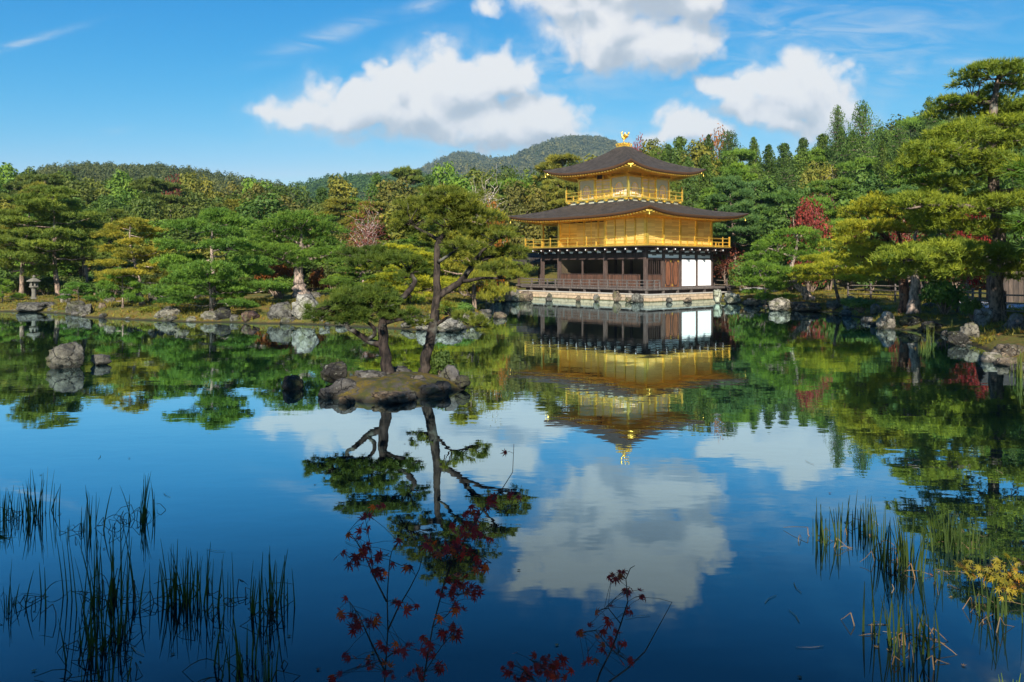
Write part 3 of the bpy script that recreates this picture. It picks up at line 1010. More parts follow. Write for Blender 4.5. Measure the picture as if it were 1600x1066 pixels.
def roof(cx, cy, hx, hy, tx, ty, tcx, tcy, ze, zt, lift, thick, wallx, wally, zwall, k, power):
    """a hipped bark roof with upswept corners: top sheet, thick eave edge, boarded underside with rafters"""
    co = [(cx - hx, cy - hy), (cx + hx, cy - hy), (cx + hx, cy + hy), (cx - hx, cy + hy)]
    ct = [(tcx - tx, tcy - ty), (tcx + tx, tcy - ty), (tcx + tx, tcy + ty), (tcx - tx, tcy + ty)]
    cw = [(cx - wallx, cy - wally), (cx + wallx, cy - wally), (cx + wallx, cy + wally), (cx - wallx, cy + wally)]
    T = np.linspace(0, 1, 33)
    S = np.linspace(0, 1, 17)
    LIFT = lift * np.abs(2 * T - 1) ** k
    top, edge, sof = MB(), MB(), MB()
    raf = [MB() for _ in range(4)]
    for i in range(4):
        a, b, c, d = map(np.array, (co[i], co[(i + 1) % 4], ct[i], ct[(i + 1) % 4]))
        ea = a[None] + (b - a)[None] * T[:, None]
        ta = c[None] + (d - c)[None] * T[:, None]
        V = []
        for s in S:
            xy = ea * (1 - s) + ta * s
            z = ze + (zt - ze) * (power * s + (1 - power) * s ** 2.4) + LIFT * (1 - s) ** 1.6
            V.append(np.column_stack([xy, z]))
        V = np.array(V)
        ii = np.arange(len(S) * len(T)).reshape(len(S), len(T))
        top.add(V.reshape(-1, 3), np.stack([ii[:-1, :-1], ii[:-1, 1:], ii[1:, 1:], ii[1:, :-1]], -1).reshape(-1, 4))
        # eave edge: the thickness of the bark layers, stepping in towards the bottom
        ctr = np.array([cx, cy])
        inn = lambda q: np.column_stack([ea + (ctr - ea) * q, np.zeros(len(T))])
        zt_ = ze + LIFT
        rows = []
        for q, dz in ((0.0, 0.0), (0.004, -thick * 0.35), (0.012, -thick * 0.8), (0.020, -thick), (0.05, -thick)):
            r = inn(q)
            r[:, 2] = zt_ + dz
            rows.append(r)
        rows = np.array(rows)
        ii = np.arange(5 * len(T)).reshape(5, len(T))
        edge.add(rows.reshape(-1, 3), np.stack([ii[1:, :-1], ii[1:, 1:], ii[:-1, 1:], ii[:-1, :-1]], -1).reshape(-1, 4))
        # underside
        w0, w1 = np.array(cw[i]), np.array(cw[(i + 1) % 4])
        wa = w0[None] + (w1 - w0)[None] * T[:, None]
        r0 = inn(0.035)
        r0[:, 2] = zt_ - thick - 0.01
        rows = np.array([r0 * (1 - s) + np.column_stack([wa, np.full(len(T), zwall)]) * s for s in np.linspace(0, 1, 7)])
        ii = np.arange(7 * len(T)).reshape(7, len(T))
        sof.add(rows.reshape(-1, 3), np.stack([ii[1:, :-1], ii[1:, 1:], ii[:-1, 1:], ii[:-1, :-1]], -1).reshape(-1, 4))
        nr = int(np.linalg.norm(b - a) / 0.30)
        nrm = unit(np.array([(a - b)[1], (b - a)[0]])[None])[0]
        if nrm @ (np.array([cx, cy]) - a) > 0:
            nrm = -nrm
        dirw = unit((b - a)[None])[0]
        span = np.linalg.norm(w1 - w0)
        over = abs((w0 - a) @ nrm)
        for j in range(1, nr):
            t = j / nr
            e = a + (b - a) * t
            lf = lift * abs(2 * t - 1) ** k
            q = e + (ctr - e) * 0.03
            along = (e - w0) @ dirw
            foot = w0 + dirw * along if 0 <= along <= span else None
            p0 = np.array([q[0], q[1], ze + lf - thick - 0.07])
            if foot is not None:
                p1 = np.array([foot[0], foot[1], zwall - 0.05])
            else:                              # jack rafters near a hip run to the hip line
                f = (min(along, span - along) * -1.0) / max(over, 0.1)
                f = 1 - min(1.0, f)
                pe = e - nrm * over * f
                p1 = np.array([pe[0], pe[1], p0[2] + (zwall - 0.05 - p0[2]) * f])
                if f < 0.1:
                    continue
            raf[i].beam(p0, p1, 0.09, 0.10)
    m = top.build("roof", M["shingle"], pavilion, smooth=False)
    edge.build("eave_edge", M["shingle_edge"], m)
    so = sof.build("eave_underside", M["gold_soffit"], pavilion)
    for r in raf:
        r.build("rafter_row", M["gold"], so)
    for i in range(4):                          # hip rafter and its bronze bell under each corner
        a, w = co[i], cw[i]
        h = MB()
        h.beam((a[0] + (cx - a[0]) * 0.06, a[1] + (cy - a[1]) * 0.06, ze + lift * 0.8 - thick - 0.04), (w[0], w[1], zwall - 0.1), 0.10, 0.11)
        hr = h.build("hip_rafter", M["gold_soffit"], pavilion)
        bm = MB()
        zb = ze + lift - thick - 0.2
        bx, by = a[0] + (cx - a[0]) * 0.03, a[1] + (cy - a[1]) * 0.03
        bm.tube([(bx, by, zb), (bx, by, zb - 0.08), (bx, by, zb - 0.10), (bx, by, zb - 0.18), (bx, by, zb - 0.23)], [0.010, 0.010, 0.030, 0.036, 0.055], 10)
        bm.build("wind_bell", M["gold"], hr)
    return m


CX3, CY3, H3 = 4.295, 5.813, 2.692
roof(RX / 2, LY / 2, RX / 2 + 2.19, LY / 2 + 2.19, 3.2, 3.2, CX3, CY3, 6.53, 7.86, 0.45, 0.20, RX / 2 + 0.05, LY / 2 + 0.05, 6.50, 3.2, 0.80)
# --- third storey
D3 = 3.52
pbox("deck_base", "pale_gold", [(CX3 - 3.34, CX3 + 3.34, CY3 - 3.34, CY3 + 3.34, 7.35, 8.02)])
pbox("deck", "gold", [(CX3 - D3, CX3 + D3, CY3 - D3, CY3 + D3, 8.022, 8.13)])
for s in (0, 1):
    for k in range(7):
        f = -D3 + 0.35 + k * (2 * D3 - 0.7) / 6
        for sg in (-1, 1):
            m = MB()
            p = np.array([sg * 3.34, f]) if s == 0 else np.array([f, sg * 3.34])
            n = np.array([sg, 0]) if s == 0 else np.array([0, sg])
            c = np.array([CX3, CY3]) + p
            m.beam((c[0], c[1], 7.93), (c[0] + n[0] * 0.22, c[1] + n[1] * 0.22, 7.97), 0.12, 0.10)
            tt = np.array([-n[1], n[0]])
            for q in (-1, 1):
                m.beam((c[0] + n[0] * 0.12, c[1] + n[1] * 0.12, 7.88), (c[0] + n[0] * 0.12 + tt[0] * q * 0.2, c[1] + n[1] * 0.12 + tt[1] * q * 0.2, 7.96), 0.09, 0.10)
            m.build("deck_bracket", M["gold"], pavilion)
railing("deck_railing", CX3 - D3 + 0.06, CX3 + D3 - 0.06, CY3 - D3 + 0.06, CY3 + D3 - 0.06, (8.22, 8.50, 8.80), 0.86, 8.95, 8.131, 9.32, w=0.042)
pbox("gold_core", "gold_soffit", [(CX3 - H3 + 0.25, CX3 + H3 - 0.25, CY3 - H3 + 0.25, CY3 + H3 - 0.25, 8.131, 10.3)])


def side3(i):
    """one face of the third storey: columns, grey gold panels with cusped windows, a pair of lattice doors"""
    ax = {0: ((-1, 0), (0, 1)), 1: ((0, -1), (1, 0)), 2: ((1, 0), (0, 1)), 3: ((0, 1), (1, 0))}[i]
    n, t = np.array(ax[0], float), np.array(ax[1], float)

    def bx(name, mat, t0, t1, d0, d1, z0, z1, parent=pavilion, more=()):
        m = MB()
        for (a0, a1, b0, b1, c0, c1) in ((t0, t1, d0, d1, z0, z1),) + tuple(more):
            p = np.array([CX3, CY3]) + t * a0 + n * (H3 + b0)
            q = np.array([CX3, CY3]) + t * a1 + n * (H3 + b1)
            m.box(min(p[0], q[0]), max(p[0], q[0]), min(p[1], q[1]), max(p[1], q[1]), c0, c1)
        return m.build(name, M[mat], parent)
    b = H3 / 3
    for f in ((-b, b) if i in (1, 3) else (-H3, -b, b, H3)):
        bx("gold_column", "gold", f - 0.075, f + 0.075, -0.12, 0.04, 8.131, 10.05)
    if i in (1, 3):
        pass
    bx("tie_beam", "gold", -H3 - (0.1 if i in (0, 2) else -0.045), H3 + (0.1 if i in (0, 2) else -0.045), -0.1, 0.07, 9.82, 9.97, more=((-H3 + 0.08, H3 - 0.08, -0.1, 0.06, 8.14, 8.24),))
    for q in (-1, 1):
        c = q * 2 * b
        w = bx("wall_panel", "pale_gold", c - b + 0.08, c + b - 0.08, -0.09, -0.03, 8.245, 9.815)
        # cusped window: pale paper inside a gold moulding
        zz = np.linspace(0, 1, 15)
        half = np.where(zz < 0.55, 0.40 + 0.04 * (0.55 - zz), 0.40 * np.sqrt(np.clip(1 - ((zz - 0.55) / 0.45) ** 1.7, 0, 1)))
        half[-1] = 0.0
        Lp = [(c - h, 8.42 + z * 0.98) for h, z in zip(half, zz)]
        Rp = [(c + h, 8.42 + z * 0.98) for h, z in zip(half, zz)]

        def P3(u, d):
            p = np.array([CX3, CY3]) + t * u[0] + n * (H3 + d)
            return (p[0], p[1], u[1])
        m = MB()
        for a in range(14):
            v = [P3(Lp[a], -0.02), P3(Rp[a], -0.02), P3(Rp[a + 1], -0.02), P3(Lp[a + 1], -0.02), P3(Lp[a], -0.028), P3(Rp[a], -0.028), P3(Rp[a + 1], -0.028), P3(Lp[a + 1], -0.028)]
            m.add(v, [(0, 1, 2, 3), (7, 6, 5, 4)])
        m.build("window_paper", M["paper"], w)
        m = MB()
        for pts in (Lp, Rp):
            for a in range(14):
                m.beam(P3(pts[a], -0.01), P3(pts[a + 1], -0.01), 0.05, 0.05, (n[0], n[1], 0))
        m.beam(P3((c - 0.46, 8.42), -0.01), P3((c + 0.46, 8.42), -0.01), 0.06, 0.06, (n[0], n[1], 0))
        m.build("window_moulding", M["gold"], w)
        m = MB()
        for dx in (-0.2, 0.0, 0.2):
            m.beam(P3((c + dx, 8.44), -0.008), P3((c + dx, 9.25), -0.008), 0.02, 0.02, (n[0], n[1], 0))
        m.build("window_bars", M["gold"], w)
    for q in (-1, 1):
        lo, hi = sorted((q * 0.02, q * (b - 0.08)))
        d = bx("lattice_door", "paper", lo, hi, -0.09, -0.05, 8.245, 9.815)
        bars = [(lo, lo + 0.06, -0.05, -0.02, 8.245, 9.815), (hi - 0.06, hi, -0.05, -0.02, 8.245, 9.815)]
        for z in (8.245, 8.62, 8.92, 9.22, 9.52, 9.755):
            bars.append((lo + 0.061, hi - 0.061, -0.05, -0.022, z, z + 0.055))
        for g in range(1, 5):
            u = lo + (hi - lo) * g / 5
            bars.append((u - 0.015, u + 0.015, -0.05, -0.026, 8.66, 9.76))
        bx("door_lattice", "gold", *bars[0], parent=d, more=tuple(bars[1:]))
        bx("door_panel", "gold_panel", lo + 0.07, hi - 0.07, -0.05, -0.030, 8.30, 8.615, parent=d)
    for k in range(4):                           # bracket sets under the eaves
        f = (-H3, -b, b, H3)[k]
        if i in (1, 3) and k in (0, 3):
            continue
        m = MB()
        p0 = np.array([CX3, CY3]) + t * f + n * H3
        for st, zq in ((0.35, 9.99), (0.75, 10.08), (1.15, 10.16)):
            p1 = p0 + n * st
            m.beam((p0[0], p0[1], zq), (p1[0], p1[1], zq + 0.03), 0.12, 0.09)
            pa, pb = p1 - t * 0.28, p1 + t * 0.28
            m.beam((pa[0], pa[1], zq + 0.08), (pb[0], pb[1], zq + 0.08), 0.09, 0.06)
        m.build("bracket_set", M["gold"], pavilion)


for i in range(4):
    side3(i)
H3E = H3 + 2.165
roof(CX3, CY3, H3E, H3E, 0.45, 0.45, CX3, CY3, 10.27, 12.72, 0.54, 0.19, H3 + 0.02, H3 + 0.02, 10.22, 3.0, 0.62)
m = MB()
m.beam((CX3 + 0.6, CY3 - 0.2, 12.52), (CX3 + 3.35, CY3 - 1.9, 10.98), 0.06, 0.04)
m.build("lightning_cable", M["stone"], pavilion)
# signboard under the upper eave, finial base and the bird on top
pl = pbox("signboard", "dark_wood", [(CX3 - H3 - 0.34, CX3 - H3 - 0.28, CY3 - 0.30, CY3 + 0.30, 9.78, 10.20)])
pbox("signboard_frame", "gold", [(CX3 - H3 - 0.36, CX3 - H3 - 0.27, CY3 - 0.37, CY3 - 0.302, 9.74, 10.24), (CX3 - H3 - 0.36, CX3 - H3 - 0.27, CY3 + 0.302, CY3 + 0.37, 9.74, 10.24)], pl)
fin = pbox("finial_base", "gold", [(CX3 - 0.46, CX3 + 0.46, CY3 - 0.46, CY3 + 0.46, 12.62, 12.78), (CX3 - 0.36, CX3 + 0.36, CY3 - 0.36, CY3 + 0.36, 12.782, 12.96),
                                   (CX3 - 0.43, CX3 + 0.43, CY3 - 0.43, CY3 + 0.43, 12.962, 13.05)])
for k in range(16):
    f = -0.39 + (k % 4) * 0.26
    x, y = [(f, -0.43), (0.43, f), (-f, 0.43), (-0.43, -f)][k // 4]
    m = MB()
    m.tube([(CX3 + x, CY3 + y, 12.78), (CX3 + x * 1.12, CY3 + y * 1.12, 12.90), (CX3 + x * 1.2, CY3 + y * 1.2, 13.02)], [0.045, 0.07, 0.015], 6)
    m.build("lotus_petal", M["gold"], fin)


def phoenix():
    """gilt bird with raised wings and a tall plumed tail"""
    b = MB()
    F = np.array([-0.75, 0.66, 0.0])             # the bird faces along the south side
    S = np.array([0.66, 0.75, 0.0])
    base = np.array([CX3, CY3, 13.05])

    def p(f, s, z):
        return base + F * f + S * s + np.array([0, 0, z])
    b.tube([p(-0.20, 0, 0.42), p(-0.10, 0, 0.40), p(0.03, 0, 0.43), p(0.13, 0, 0.52), p(0.17, 0, 0.66), p(0.16, 0, 0.80), p(0.19, 0, 0.88), p(0.25, 0, 0.90), p(0.32, 0, 0.87)],
           [0.03, 0.10, 0.125, 0.095, 0.06, 0.05, 0.062, 0.045, 0.01], 10)
    b.tube([p(0.16, 0, 0.92), p(0.14, 0, 1.00), p(0.09, 0, 1.05)], [0.03, 0.035, 0.01], 6)
    o = b.build("phoenix_statue", M["gold"], pavilion, smooth=True)
    for s in (-1, 1):
        w = MB()
        for k in range(6):
            a = k / 5
            w.tube([p(0.05 - 0.04 * k, s * 0.09, 0.50), p(0.0 - 0.06 * k, s * (0.22 + 0.02 * k), 0.62 + 0.05 * (1 - a)), p(-0.05 - 0.07 * k, s * (0.34 - 0.02 * k), 0.86 - 0.07 * k)], [0.045, 0.05, 0.012], 6)
        w.build("wing", M["gold"], o, smooth=True)
        w = MB()
        w.tube([p(0.0, s * 0.06, 0.36), p(0.02, s * 0.07, 0.2), p(-0.02, s * 0.07, 0.0)], [0.045, 0.022, 0.022], 6)
        w.tube([p(-0.06, s * 0.07, 0.012), p(0.08, s * 0.08, 0.012)], 0.018, 5)
        w.build("leg", M["gold"], o, smooth=True)
    w = MB()
    for k in range(7):
        s = (k - 3) / 3
        w.tube([p(-0.16, 0.02 * s, 0.42), p(-0.30, 0.10 * s, 0.58 + 0.05 * abs(s)), p(-0.36, 0.2 * s, 0.85 - 0.08 * s * s), p(-0.44, 0.27 * s, 1.0 - 0.15 * s * s)], [0.03, 0.05, 0.055, 0.01], 6)
    w.build("tail", M["gold"], o, smooth=True)


phoenix()
# --- small fishing porch on the far (west) side, over the water
m = pbox("fishing_porch_floor", "grey_wood", [(1.5, 4.5, LY + 1.32, LY + 5.2, 0.78, 0.93)])
for x in (1.7, 4.3):
    for y in (LY + 2.0, LY + 5.0):
        column(x, y, 0.1, 3.05, "column_wood", 0.09, "porch_post")
V = [(0.7, LY + 1.1, 2.95), (3.0, LY + 1.1, 3.85), (5.3, LY + 1.1, 2.95), (0.7, LY + 6.0, 2.95), (3.0, LY + 6.0, 3.85), (5.3, LY + 6.0, 2.95)]
V2 = [(a, b, c - 0.16) for a, b, c in V]
mb = MB()
mb.add(V + V2, [(0, 1, 4, 3), (1, 2, 5, 4), (9, 10, 7, 6), (10, 11, 8, 7), (0, 3, 9, 6), (2, 8, 11, 5), (0, 6, 7, 1), (1, 7, 8, 2), (3, 4, 10, 9), (4, 5, 11, 10)])
mb.build("porch_roof", M["shingle"], pavilion)

# --- stone terrace the pavilion stands on (a thing of its own)
terrace = empty("stone_terrace", (PC[0], PC[1], 0), PAV_RZ, "low terrace of squared sandstone blocks under the golden pavilion", "terrace")
pbox("block_wall", "masonry", [(-2.0, -1.5, -2.0, 14.0, -0.8, 0.50)], terrace)
pbox("block_wall", "masonry", [(-1.498, 7.0, -2.0, -1.5, -0.8, 0.495)], terrace)
pbox("terrace_top", "stone", [(-1.499, 11.5, -1.499, 14.0, -0.3, 0.46)], terrace)
pbox("coping", "stone", [(-2.04, -1.45, -2.04, 13.9, 0.502, 0.56)], terrace)
pbox("coping", "stone", [(-1.448, 8.6, -2.04, -1.45, 0.498, 0.555)], terrace)

# ------------------------------------------------------------------ trees: prototypes (trunk mesh, crown mesh)
def pad_tufts(cr, g, c, rx, ry, rz, n, L, w, needles, yaw=0.0, tint0=0.5, under=0.12):
    """a cloud-like pad of needle tufts: small cushions gathered over a flattened dome"""
    per = 8
    k = max(5, n // per)
    r = np.sqrt(g.uniform(0, 1, k))
    a = g.uniform(0, 2 * np.pi, k)
    lob = 1 + 0.20 * np.sin(3 * a + c[0] * 9) + 0.14 * np.sin(5 * a + c[1] * 7)
    cx, cy_ = r * np.cos(a) * lob, r * np.sin(a) * lob
    dome = np.sqrt(np.clip(1 - r * r, 0, 1))
    up = g.uniform(0, 1, k) > under
    cz = np.where(up, dome * g.uniform(0.45, 1.05, k), -0.35 * dome * g.uniform(0, 1, k)) + 0.12 * np.sin(cx * 5 + c[2] * 3) * np.cos(cy_ * 4)
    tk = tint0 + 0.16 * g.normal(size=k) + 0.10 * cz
    # each cushion: tufts on a little dome of its own
    u = unit(g.normal(size=(k, per, 3)))
    u[..., 2] = np.abs(u[..., 2])
    cr_ = (0.20 * math.sqrt(rx * ry) * g.uniform(0.7, 1.3, k))[:, None, None]
    q = np.stack([cx * rx, cy_ * ry, cz * rz], 1)[:, None, :] + u * cr_ * np.array([1, 1, 0.55])
    q = q.reshape(-1, 3)
    n = len(q)
    d = np.repeat(np.stack([cx * 0.8 * rx / max(rx, ry), cy_ * 0.8 * ry / max(rx, ry), np.where(up, 0.55, 0.0)], 1), per, 0) + 0.75 * u.reshape(-1, 3)
    cs, sn = math.cos(yaw), math.sin(yaw)
    q = np.stack([q[:, 0] * cs - q[:, 1] * sn, q[:, 0] * sn + q[:, 1] * cs, q[:, 2]], 1) + np.asarray(c)
    d = np.stack([d[:, 0] * cs - d[:, 1] * sn, d[:, 0] * sn + d[:, 1] * cs, d[:, 2]], 1)
    d = unit(unit(d) + 0.25 * g.normal(size=(n, 3)))
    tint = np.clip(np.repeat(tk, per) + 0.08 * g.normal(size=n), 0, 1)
    needle_tufts(cr, g, q, d, L, w, needles, tint)


def needle_tufts(cr, g, q, d, L, w, needles, tint):
    n = len(q)
    D = unit(d[:, None, :] * 1.0 + 0.62 * g.normal(size=(n, needles, 3)))
    s = unit(np.cross(D, g.normal(size=(n, needles, 3)))) * (w / 2)
    ln = L * g.uniform(0.65, 1.15, (n, needles, 1))
    o = q[:, None, :] + 0.12 * L * g.normal(size=(n, needles, 3))
    V = np.stack([o - s, o + s, o + D * ln], 2).reshape(-1, 3)
    k = n * needles
    cr.add(V, tris=np.arange(3 * k).reshape(k, 3), tint=np.repeat(np.repeat(tint, needles) + 0.06 * g.normal(size=k), 3))


def bent(g, p, q, n=6, sag=0.0, wob=0.08):
    """a crooked path from p to q"""
    p, q = np.asarray(p, float), np.asarray(q, float)
    t = np.linspace(0, 1, n)
    L = np.linalg.norm(q - p)
    off = np.cumsum(g.normal(size=(n, 3)), 0) * wob * L / n ** 0.5
    off -= t[:, None] * off[-1]
    pts = p + (q - p) * t[:, None] + off * np.sin(np.pi * t)[:, None]
    pts[:, 2] += sag * np.sin(np.pi * t) * L
    return pts


def pine(seed, H, R, boughs, pads, n, L, w, needles, lean=(0.0, 0.0), first=0.3, thick=0.16, flat=0.26, trunk_z=0.95, sub=2):
    g = np.random.default_rng(seed)
    tr, cr = MB(), MB()
    k = 10
    t = np.linspace(0, 1, k)
    ph = g.uniform(0, 6.28, 2)
    path = np.stack([lean[0] * t + 0.05 * H * np.sin(4.2 * t + ph[0]) * t, lean[1] * t + 0.05 * H * np.sin(3.6 * t + ph[1]) * t, H * trunk_z * t - 0.25 * (t == 0)], 1)
    tr.tube(path, thick * (1.0 - 0.8 * t) * np.where(t == 0, 1.35, 1.0), 9, rng=g, wob=0.07)
    az = g.uniform(0, 6.28)
    for b in range(boughs):
        f = first + (1 - first) * (b + g.uniform(0, 0.6)) / boughs
        f = min(f, 0.98)
        az += 2.4 + g.uniform(-0.4, 0.4)
        root = np.array([np.interp(f, t, path[:, i]) for i in range(3)])
        prof = math.sin(math.pi * min(1, 0.22 + 0.80 * (1 - (f - first) / (1 - first)) ** 0.85) * 0.5 + 0.0)
        ln = R * max(0.22, prof) * g.uniform(0.72, 1.12)
        tip = root + np.array([math.cos(az) * ln, math.sin(az) * ln, ln * g.uniform(-0.12, 0.14) + 0.15])
        bp = bent(g, root, tip, 6, -0.05, 0.13)
        r0 = thick * (1 - 0.75 * f) * 0.48
        tr.tube(bp, np.linspace(r0, r0 * 0.25, 6), 6)
        for s in range(pads):
            fr = 1.0 - 0.42 * s / max(1, pads - 0.3)
            c = np.array([np.interp(fr, np.linspace(0, 1, 6), bp[:, i]) for i in range(3)])
            if s:
                side = g.choice([-1, 1]) * ln * 0.34 * g.uniform(0.6, 1.2)
                c2 = c + np.array([-math.sin(az) * side, math.cos(az) * side, 0.12 * g.normal()])
                tr.tube(bent(g, c, c2, 4, 0.0, 0.1), np.linspace(r0 * 0.4, r0 * 0.15, 4), 5)
                c = c2
            pr = R * g.uniform(0.22, 0.34) * (0.62 + 0.5 * max(0.25, prof))
            pad_tufts(cr, g, c + (0, 0, 0.05), pr * g.uniform(1.0, 1.3), pr * g.uniform(0.8, 1.0), pr * flat * g.uniform(0.8, 1.4), int(1.3 * n * (pr / (0.30 * R)) ** 2 * g.uniform(0.8, 1.1)), L, w, needles,
                      az, 0.5 + 0.10 * g.normal())
    for s in range(3):
        pr = R * 0.26
        pad_tufts(cr, g, path[-1] + np.array([g.normal() * R * 0.14, g.normal() * R * 0.14, 0.02 + 0.06 * s]), pr, pr, pr * 0.42, int(n * 0.7), L, w, needles, 0, 0.55)
    return tr.mesh("pine_trunk", True), cr.mesh("pine_crown")


def broadleaf(seed, H, R, lumps, per, leaf, bottom=0.18, shape=1.0, dense=1.0):
    g = np.random.default_rng(seed)
    tr, cr = MB(), MB()
    t = np.linspace(0, 1, 7)
    path = np.stack([0.04 * H * np.sin(3 * t + seed), 0.04 * H * np.cos(2.5 * t + seed) - 0.04 * H * math.cos(seed), H * 0.8 * t - 0.3 * (t == 0)], 1)
    tr.tube(path, 0.026 * H * (1 - 0.8 * t), 8)
    for k in range(lumps):
        f = bottom + (0.93 - bottom) * ((k + g.uniform(0, 1)) / lumps)
        h = (f - bottom) / (1 - bottom)
        prof = (math.sin(math.pi * (0.15 + 0.85 * h) ** (0.9 * shape))) ** 0.7 if h < 0.98 else 0.2
        a = k * 2.4 + g.uniform(-0.5, 0.5)
        rr = R * max(0.12, prof) * g.uniform(0.35, 0.92)
        c = np.array([math.cos(a) * rr, math.sin(a) * rr, f * H])
        if k % 2 == 0:
            root = np.array([np.interp(max(0.15, f - 0.25), t, path[:, i]) for i in range(3)])
            tr.tube(bent(g, root, c, 5, 0.03, 0.08), np.linspace(0.010 * H, 0.002 * H, 5), 5)
        lr = R * g.uniform(0.22, 0.46) * (0.75 + 0.35 * prof)
        m = int(per * (lr / (0.36 * R)) ** 2 * dense)
        u = unit(g.normal(size=(m, 3)))
        u = u[(u[:, 2] > -0.55) | (g.uniform(size=m) < 0.25)]
        m = len(u)
        # smaller sprays on the lump so that its outline is ragged
        ws = 1 + 0.22 * np.sin(u[:, 0] * 7 + k) * np.sin(u[:, 1] * 6 + 2 * k) * 1.0 + 0.14 * np.sin(u[:, 2] * 11 + 3 * k)
        rad = lr * ws * (1 - 0.38 * g.uniform(0, 1, m) ** 2.2)
        q = c + u * rad[:, None] * np.array([1.0, 1.0, 0.82])
        nr = unit(u * 1.0 + np.array([0, 0, 0.45]) + 0.50 * g.normal(size=(m, 3)))
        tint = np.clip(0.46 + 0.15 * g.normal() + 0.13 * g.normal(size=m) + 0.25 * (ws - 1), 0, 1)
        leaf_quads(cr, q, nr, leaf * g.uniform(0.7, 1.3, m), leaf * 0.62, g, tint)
    return tr.mesh("tree_trunk", True), cr.mesh("tree_crown")


def conifer(seed, H, R, whorls, per, leaf, bottom=0.35, ragged=0.35, power=0.8, cluster=5):
    """cedar or cypress: drooping sprays in a narrow cone, bare stem below"""
    g = np.random.default_rng(seed)
    tr, cr = MB(), MB()
    t = np.linspace(0, 1, 6)
    path = np.stack([0.012 * H * np.sin(4 * t + seed), 0 * t, H * 0.97 * t - 0.3 * (t == 0)], 1)
    tr.tube(path, 0.017 * H * (1 - 0.85 * t), 8)
    for k in range(whorls):
        f = bottom + (1 - bottom) * (k + g.uniform(0, 0.7)) / whorls
        h = (f - bottom) / (1 - bottom)
        ln0 = R * ((1 - h) ** power * (0.55 + 0.45 * min(1, h / 0.18)) + 0.05)
        a0 = g.uniform(0, 6.28)
        for j in range(cluster):
            a = a0 + 6.283 * j / cluster + g.uniform(-0.35, 0.35)
            ln = ln0 * (1 + ragged * g.normal() * 0.8)
            if ln < 0.1:
                continue
            c = np.array([math.cos(a) * ln * 0.68, math.sin(a) * ln * 0.68, f * H - 0.10 * ln])
            tr.tube([(path[:, 0].mean(), 0, f * H - 0.02 * H), tuple(c)], [0.004 * H, 0.001 * H], 4)
            m = max(12, int(per * (ln / R + 0.2)))
            u = unit(g.normal(size=(m, 3)))
            sz = np.array([0.55 * ln + 0.15, 0.38 * ln + 0.15, 0.030 * H + 0.10 * ln])
            ca, sa = math.cos(a), math.sin(a)
            o = u * sz * (1 - 0.45 * g.uniform(0, 1, (m, 1)) ** 2)
            o[:, 2] -= 0.28 * o[:, 0]
            q = c + np.stack([o[:, 0] * ca - o[:, 1] * sa, o[:, 0] * sa + o[:, 1] * ca, o[:, 2]], 1)
            nr = unit(u + np.array([ca * 0.3, sa * 0.3, 0.35]) + 0.5 * g.normal(size=(m, 3)))
            leaf_quads(cr, q, nr, leaf * g.uniform(0.7, 1.4, m), leaf * 0.5, g, np.clip(0.46 + 0.10 * g.normal() + 0.12 * g.normal(size=m), 0, 1))
    return tr.mesh("conifer_trunk", True), cr.mesh("conifer_crown")


def twiggy(seed, H, R, limbs, leaf, per):
    """a thinly leaved tree: fans of pale twigs and a light scatter of leaves"""
    g = np.random.default_rng(seed)
    tr, cr = MB(), MB()
    t = np.linspace(0, 1, 6)
    path = np.stack([0.03 * H * np.sin(5 * t), 0.03 * H * np.sin(4 * t + 1), H * 0.75 * t - 0.3 * (t == 0)], 1)
    tr.tube(path, 0.018 * H * (1 - 0.8 * t), 7)
    for k in range(limbs):
        f = 0.2 + 0.78 * k / limbs
        a = k * 2.4
        root = np.array([np.interp(f, t, path[:, i]) for i in range(3)])
        ln = R * (1.05 - 0.5 * f) * g.uniform(0.7, 1.1)
        tip = root + np.array([math.cos(a) * ln, math.sin(a) * ln, ln * g.uniform(0.5, 1.1)])
        tip[2] = min(tip[2], H * g.uniform(0.9, 1.0))
        bp = bent(g, root, tip, 6, 0.05, 0.1)
        tr.tube(bp, np.linspace(0.006 * H, 0.0018 * H, 6), 5)
        for j in range(5):
            c = bp[2 + j % 4]
            tp = c + g.normal(size=3) * R * 0.30 + (0, 0, R * 0.14)
            tr.tube(bent(g, c, tp, 4, 0, 0.12), np.linspace(0.0024 * H, 0.0008 * H, 4), 4)
            q = tp + g.normal(size=(per, 3)) * R * 0.17
            leaf_quads(cr, q, unit(g.normal(size=(per, 3)) + (0, 0, 0.6)), leaf * g.uniform(0.7, 1.3, per), leaf * 0.7, g, np.clip(0.5 + 0.15 * g.normal(size=per), 0, 1))
    return tr.mesh("twig_trunk", True), cr.mesh("twig_crown")


def shrub(seed, H, R, lumps, per, leaf):
    g = np.random.default_rng(seed)
    tr, cr = MB(), MB()
    for k in range(lumps):
        a = k * 2.4
        rr = R * g.uniform(0.1, 0.75)
        c = np.array([math.cos(a) * rr, math.sin(a) * rr, H * g.uniform(0.35, 0.78)])
        tr.tube(bent(g, (0.05 * math.cos(a), 0.05 * math.sin(a), -0.1), c, 5, 0, 0.08), np.linspace(0.03 * H, 0.008 * H, 5), 5)
        lr = R * g.uniform(0.28, 0.45)
        u = unit(g.normal(size=(per, 3)))
        q = c + u * lr * (1 - 0.5 * g.uniform(0, 1, (per, 1)) ** 2) * np.array([1, 1, 0.7 * H / R if H < R else 0.75])
        nr = unit(u + np.array([0, 0, 0.5]) + 0.5 * g.normal(size=(per, 3)))
        leaf_quads(cr, q, nr, leaf * g.uniform(0.7, 1.3, per), leaf * 0.6, g, np.clip(0.5 + 0.09 * g.normal() + 0.13 * g.normal(size=per), 0, 1))
    return tr.mesh("shrub_stems", True), cr.mesh("shrub_leaves")


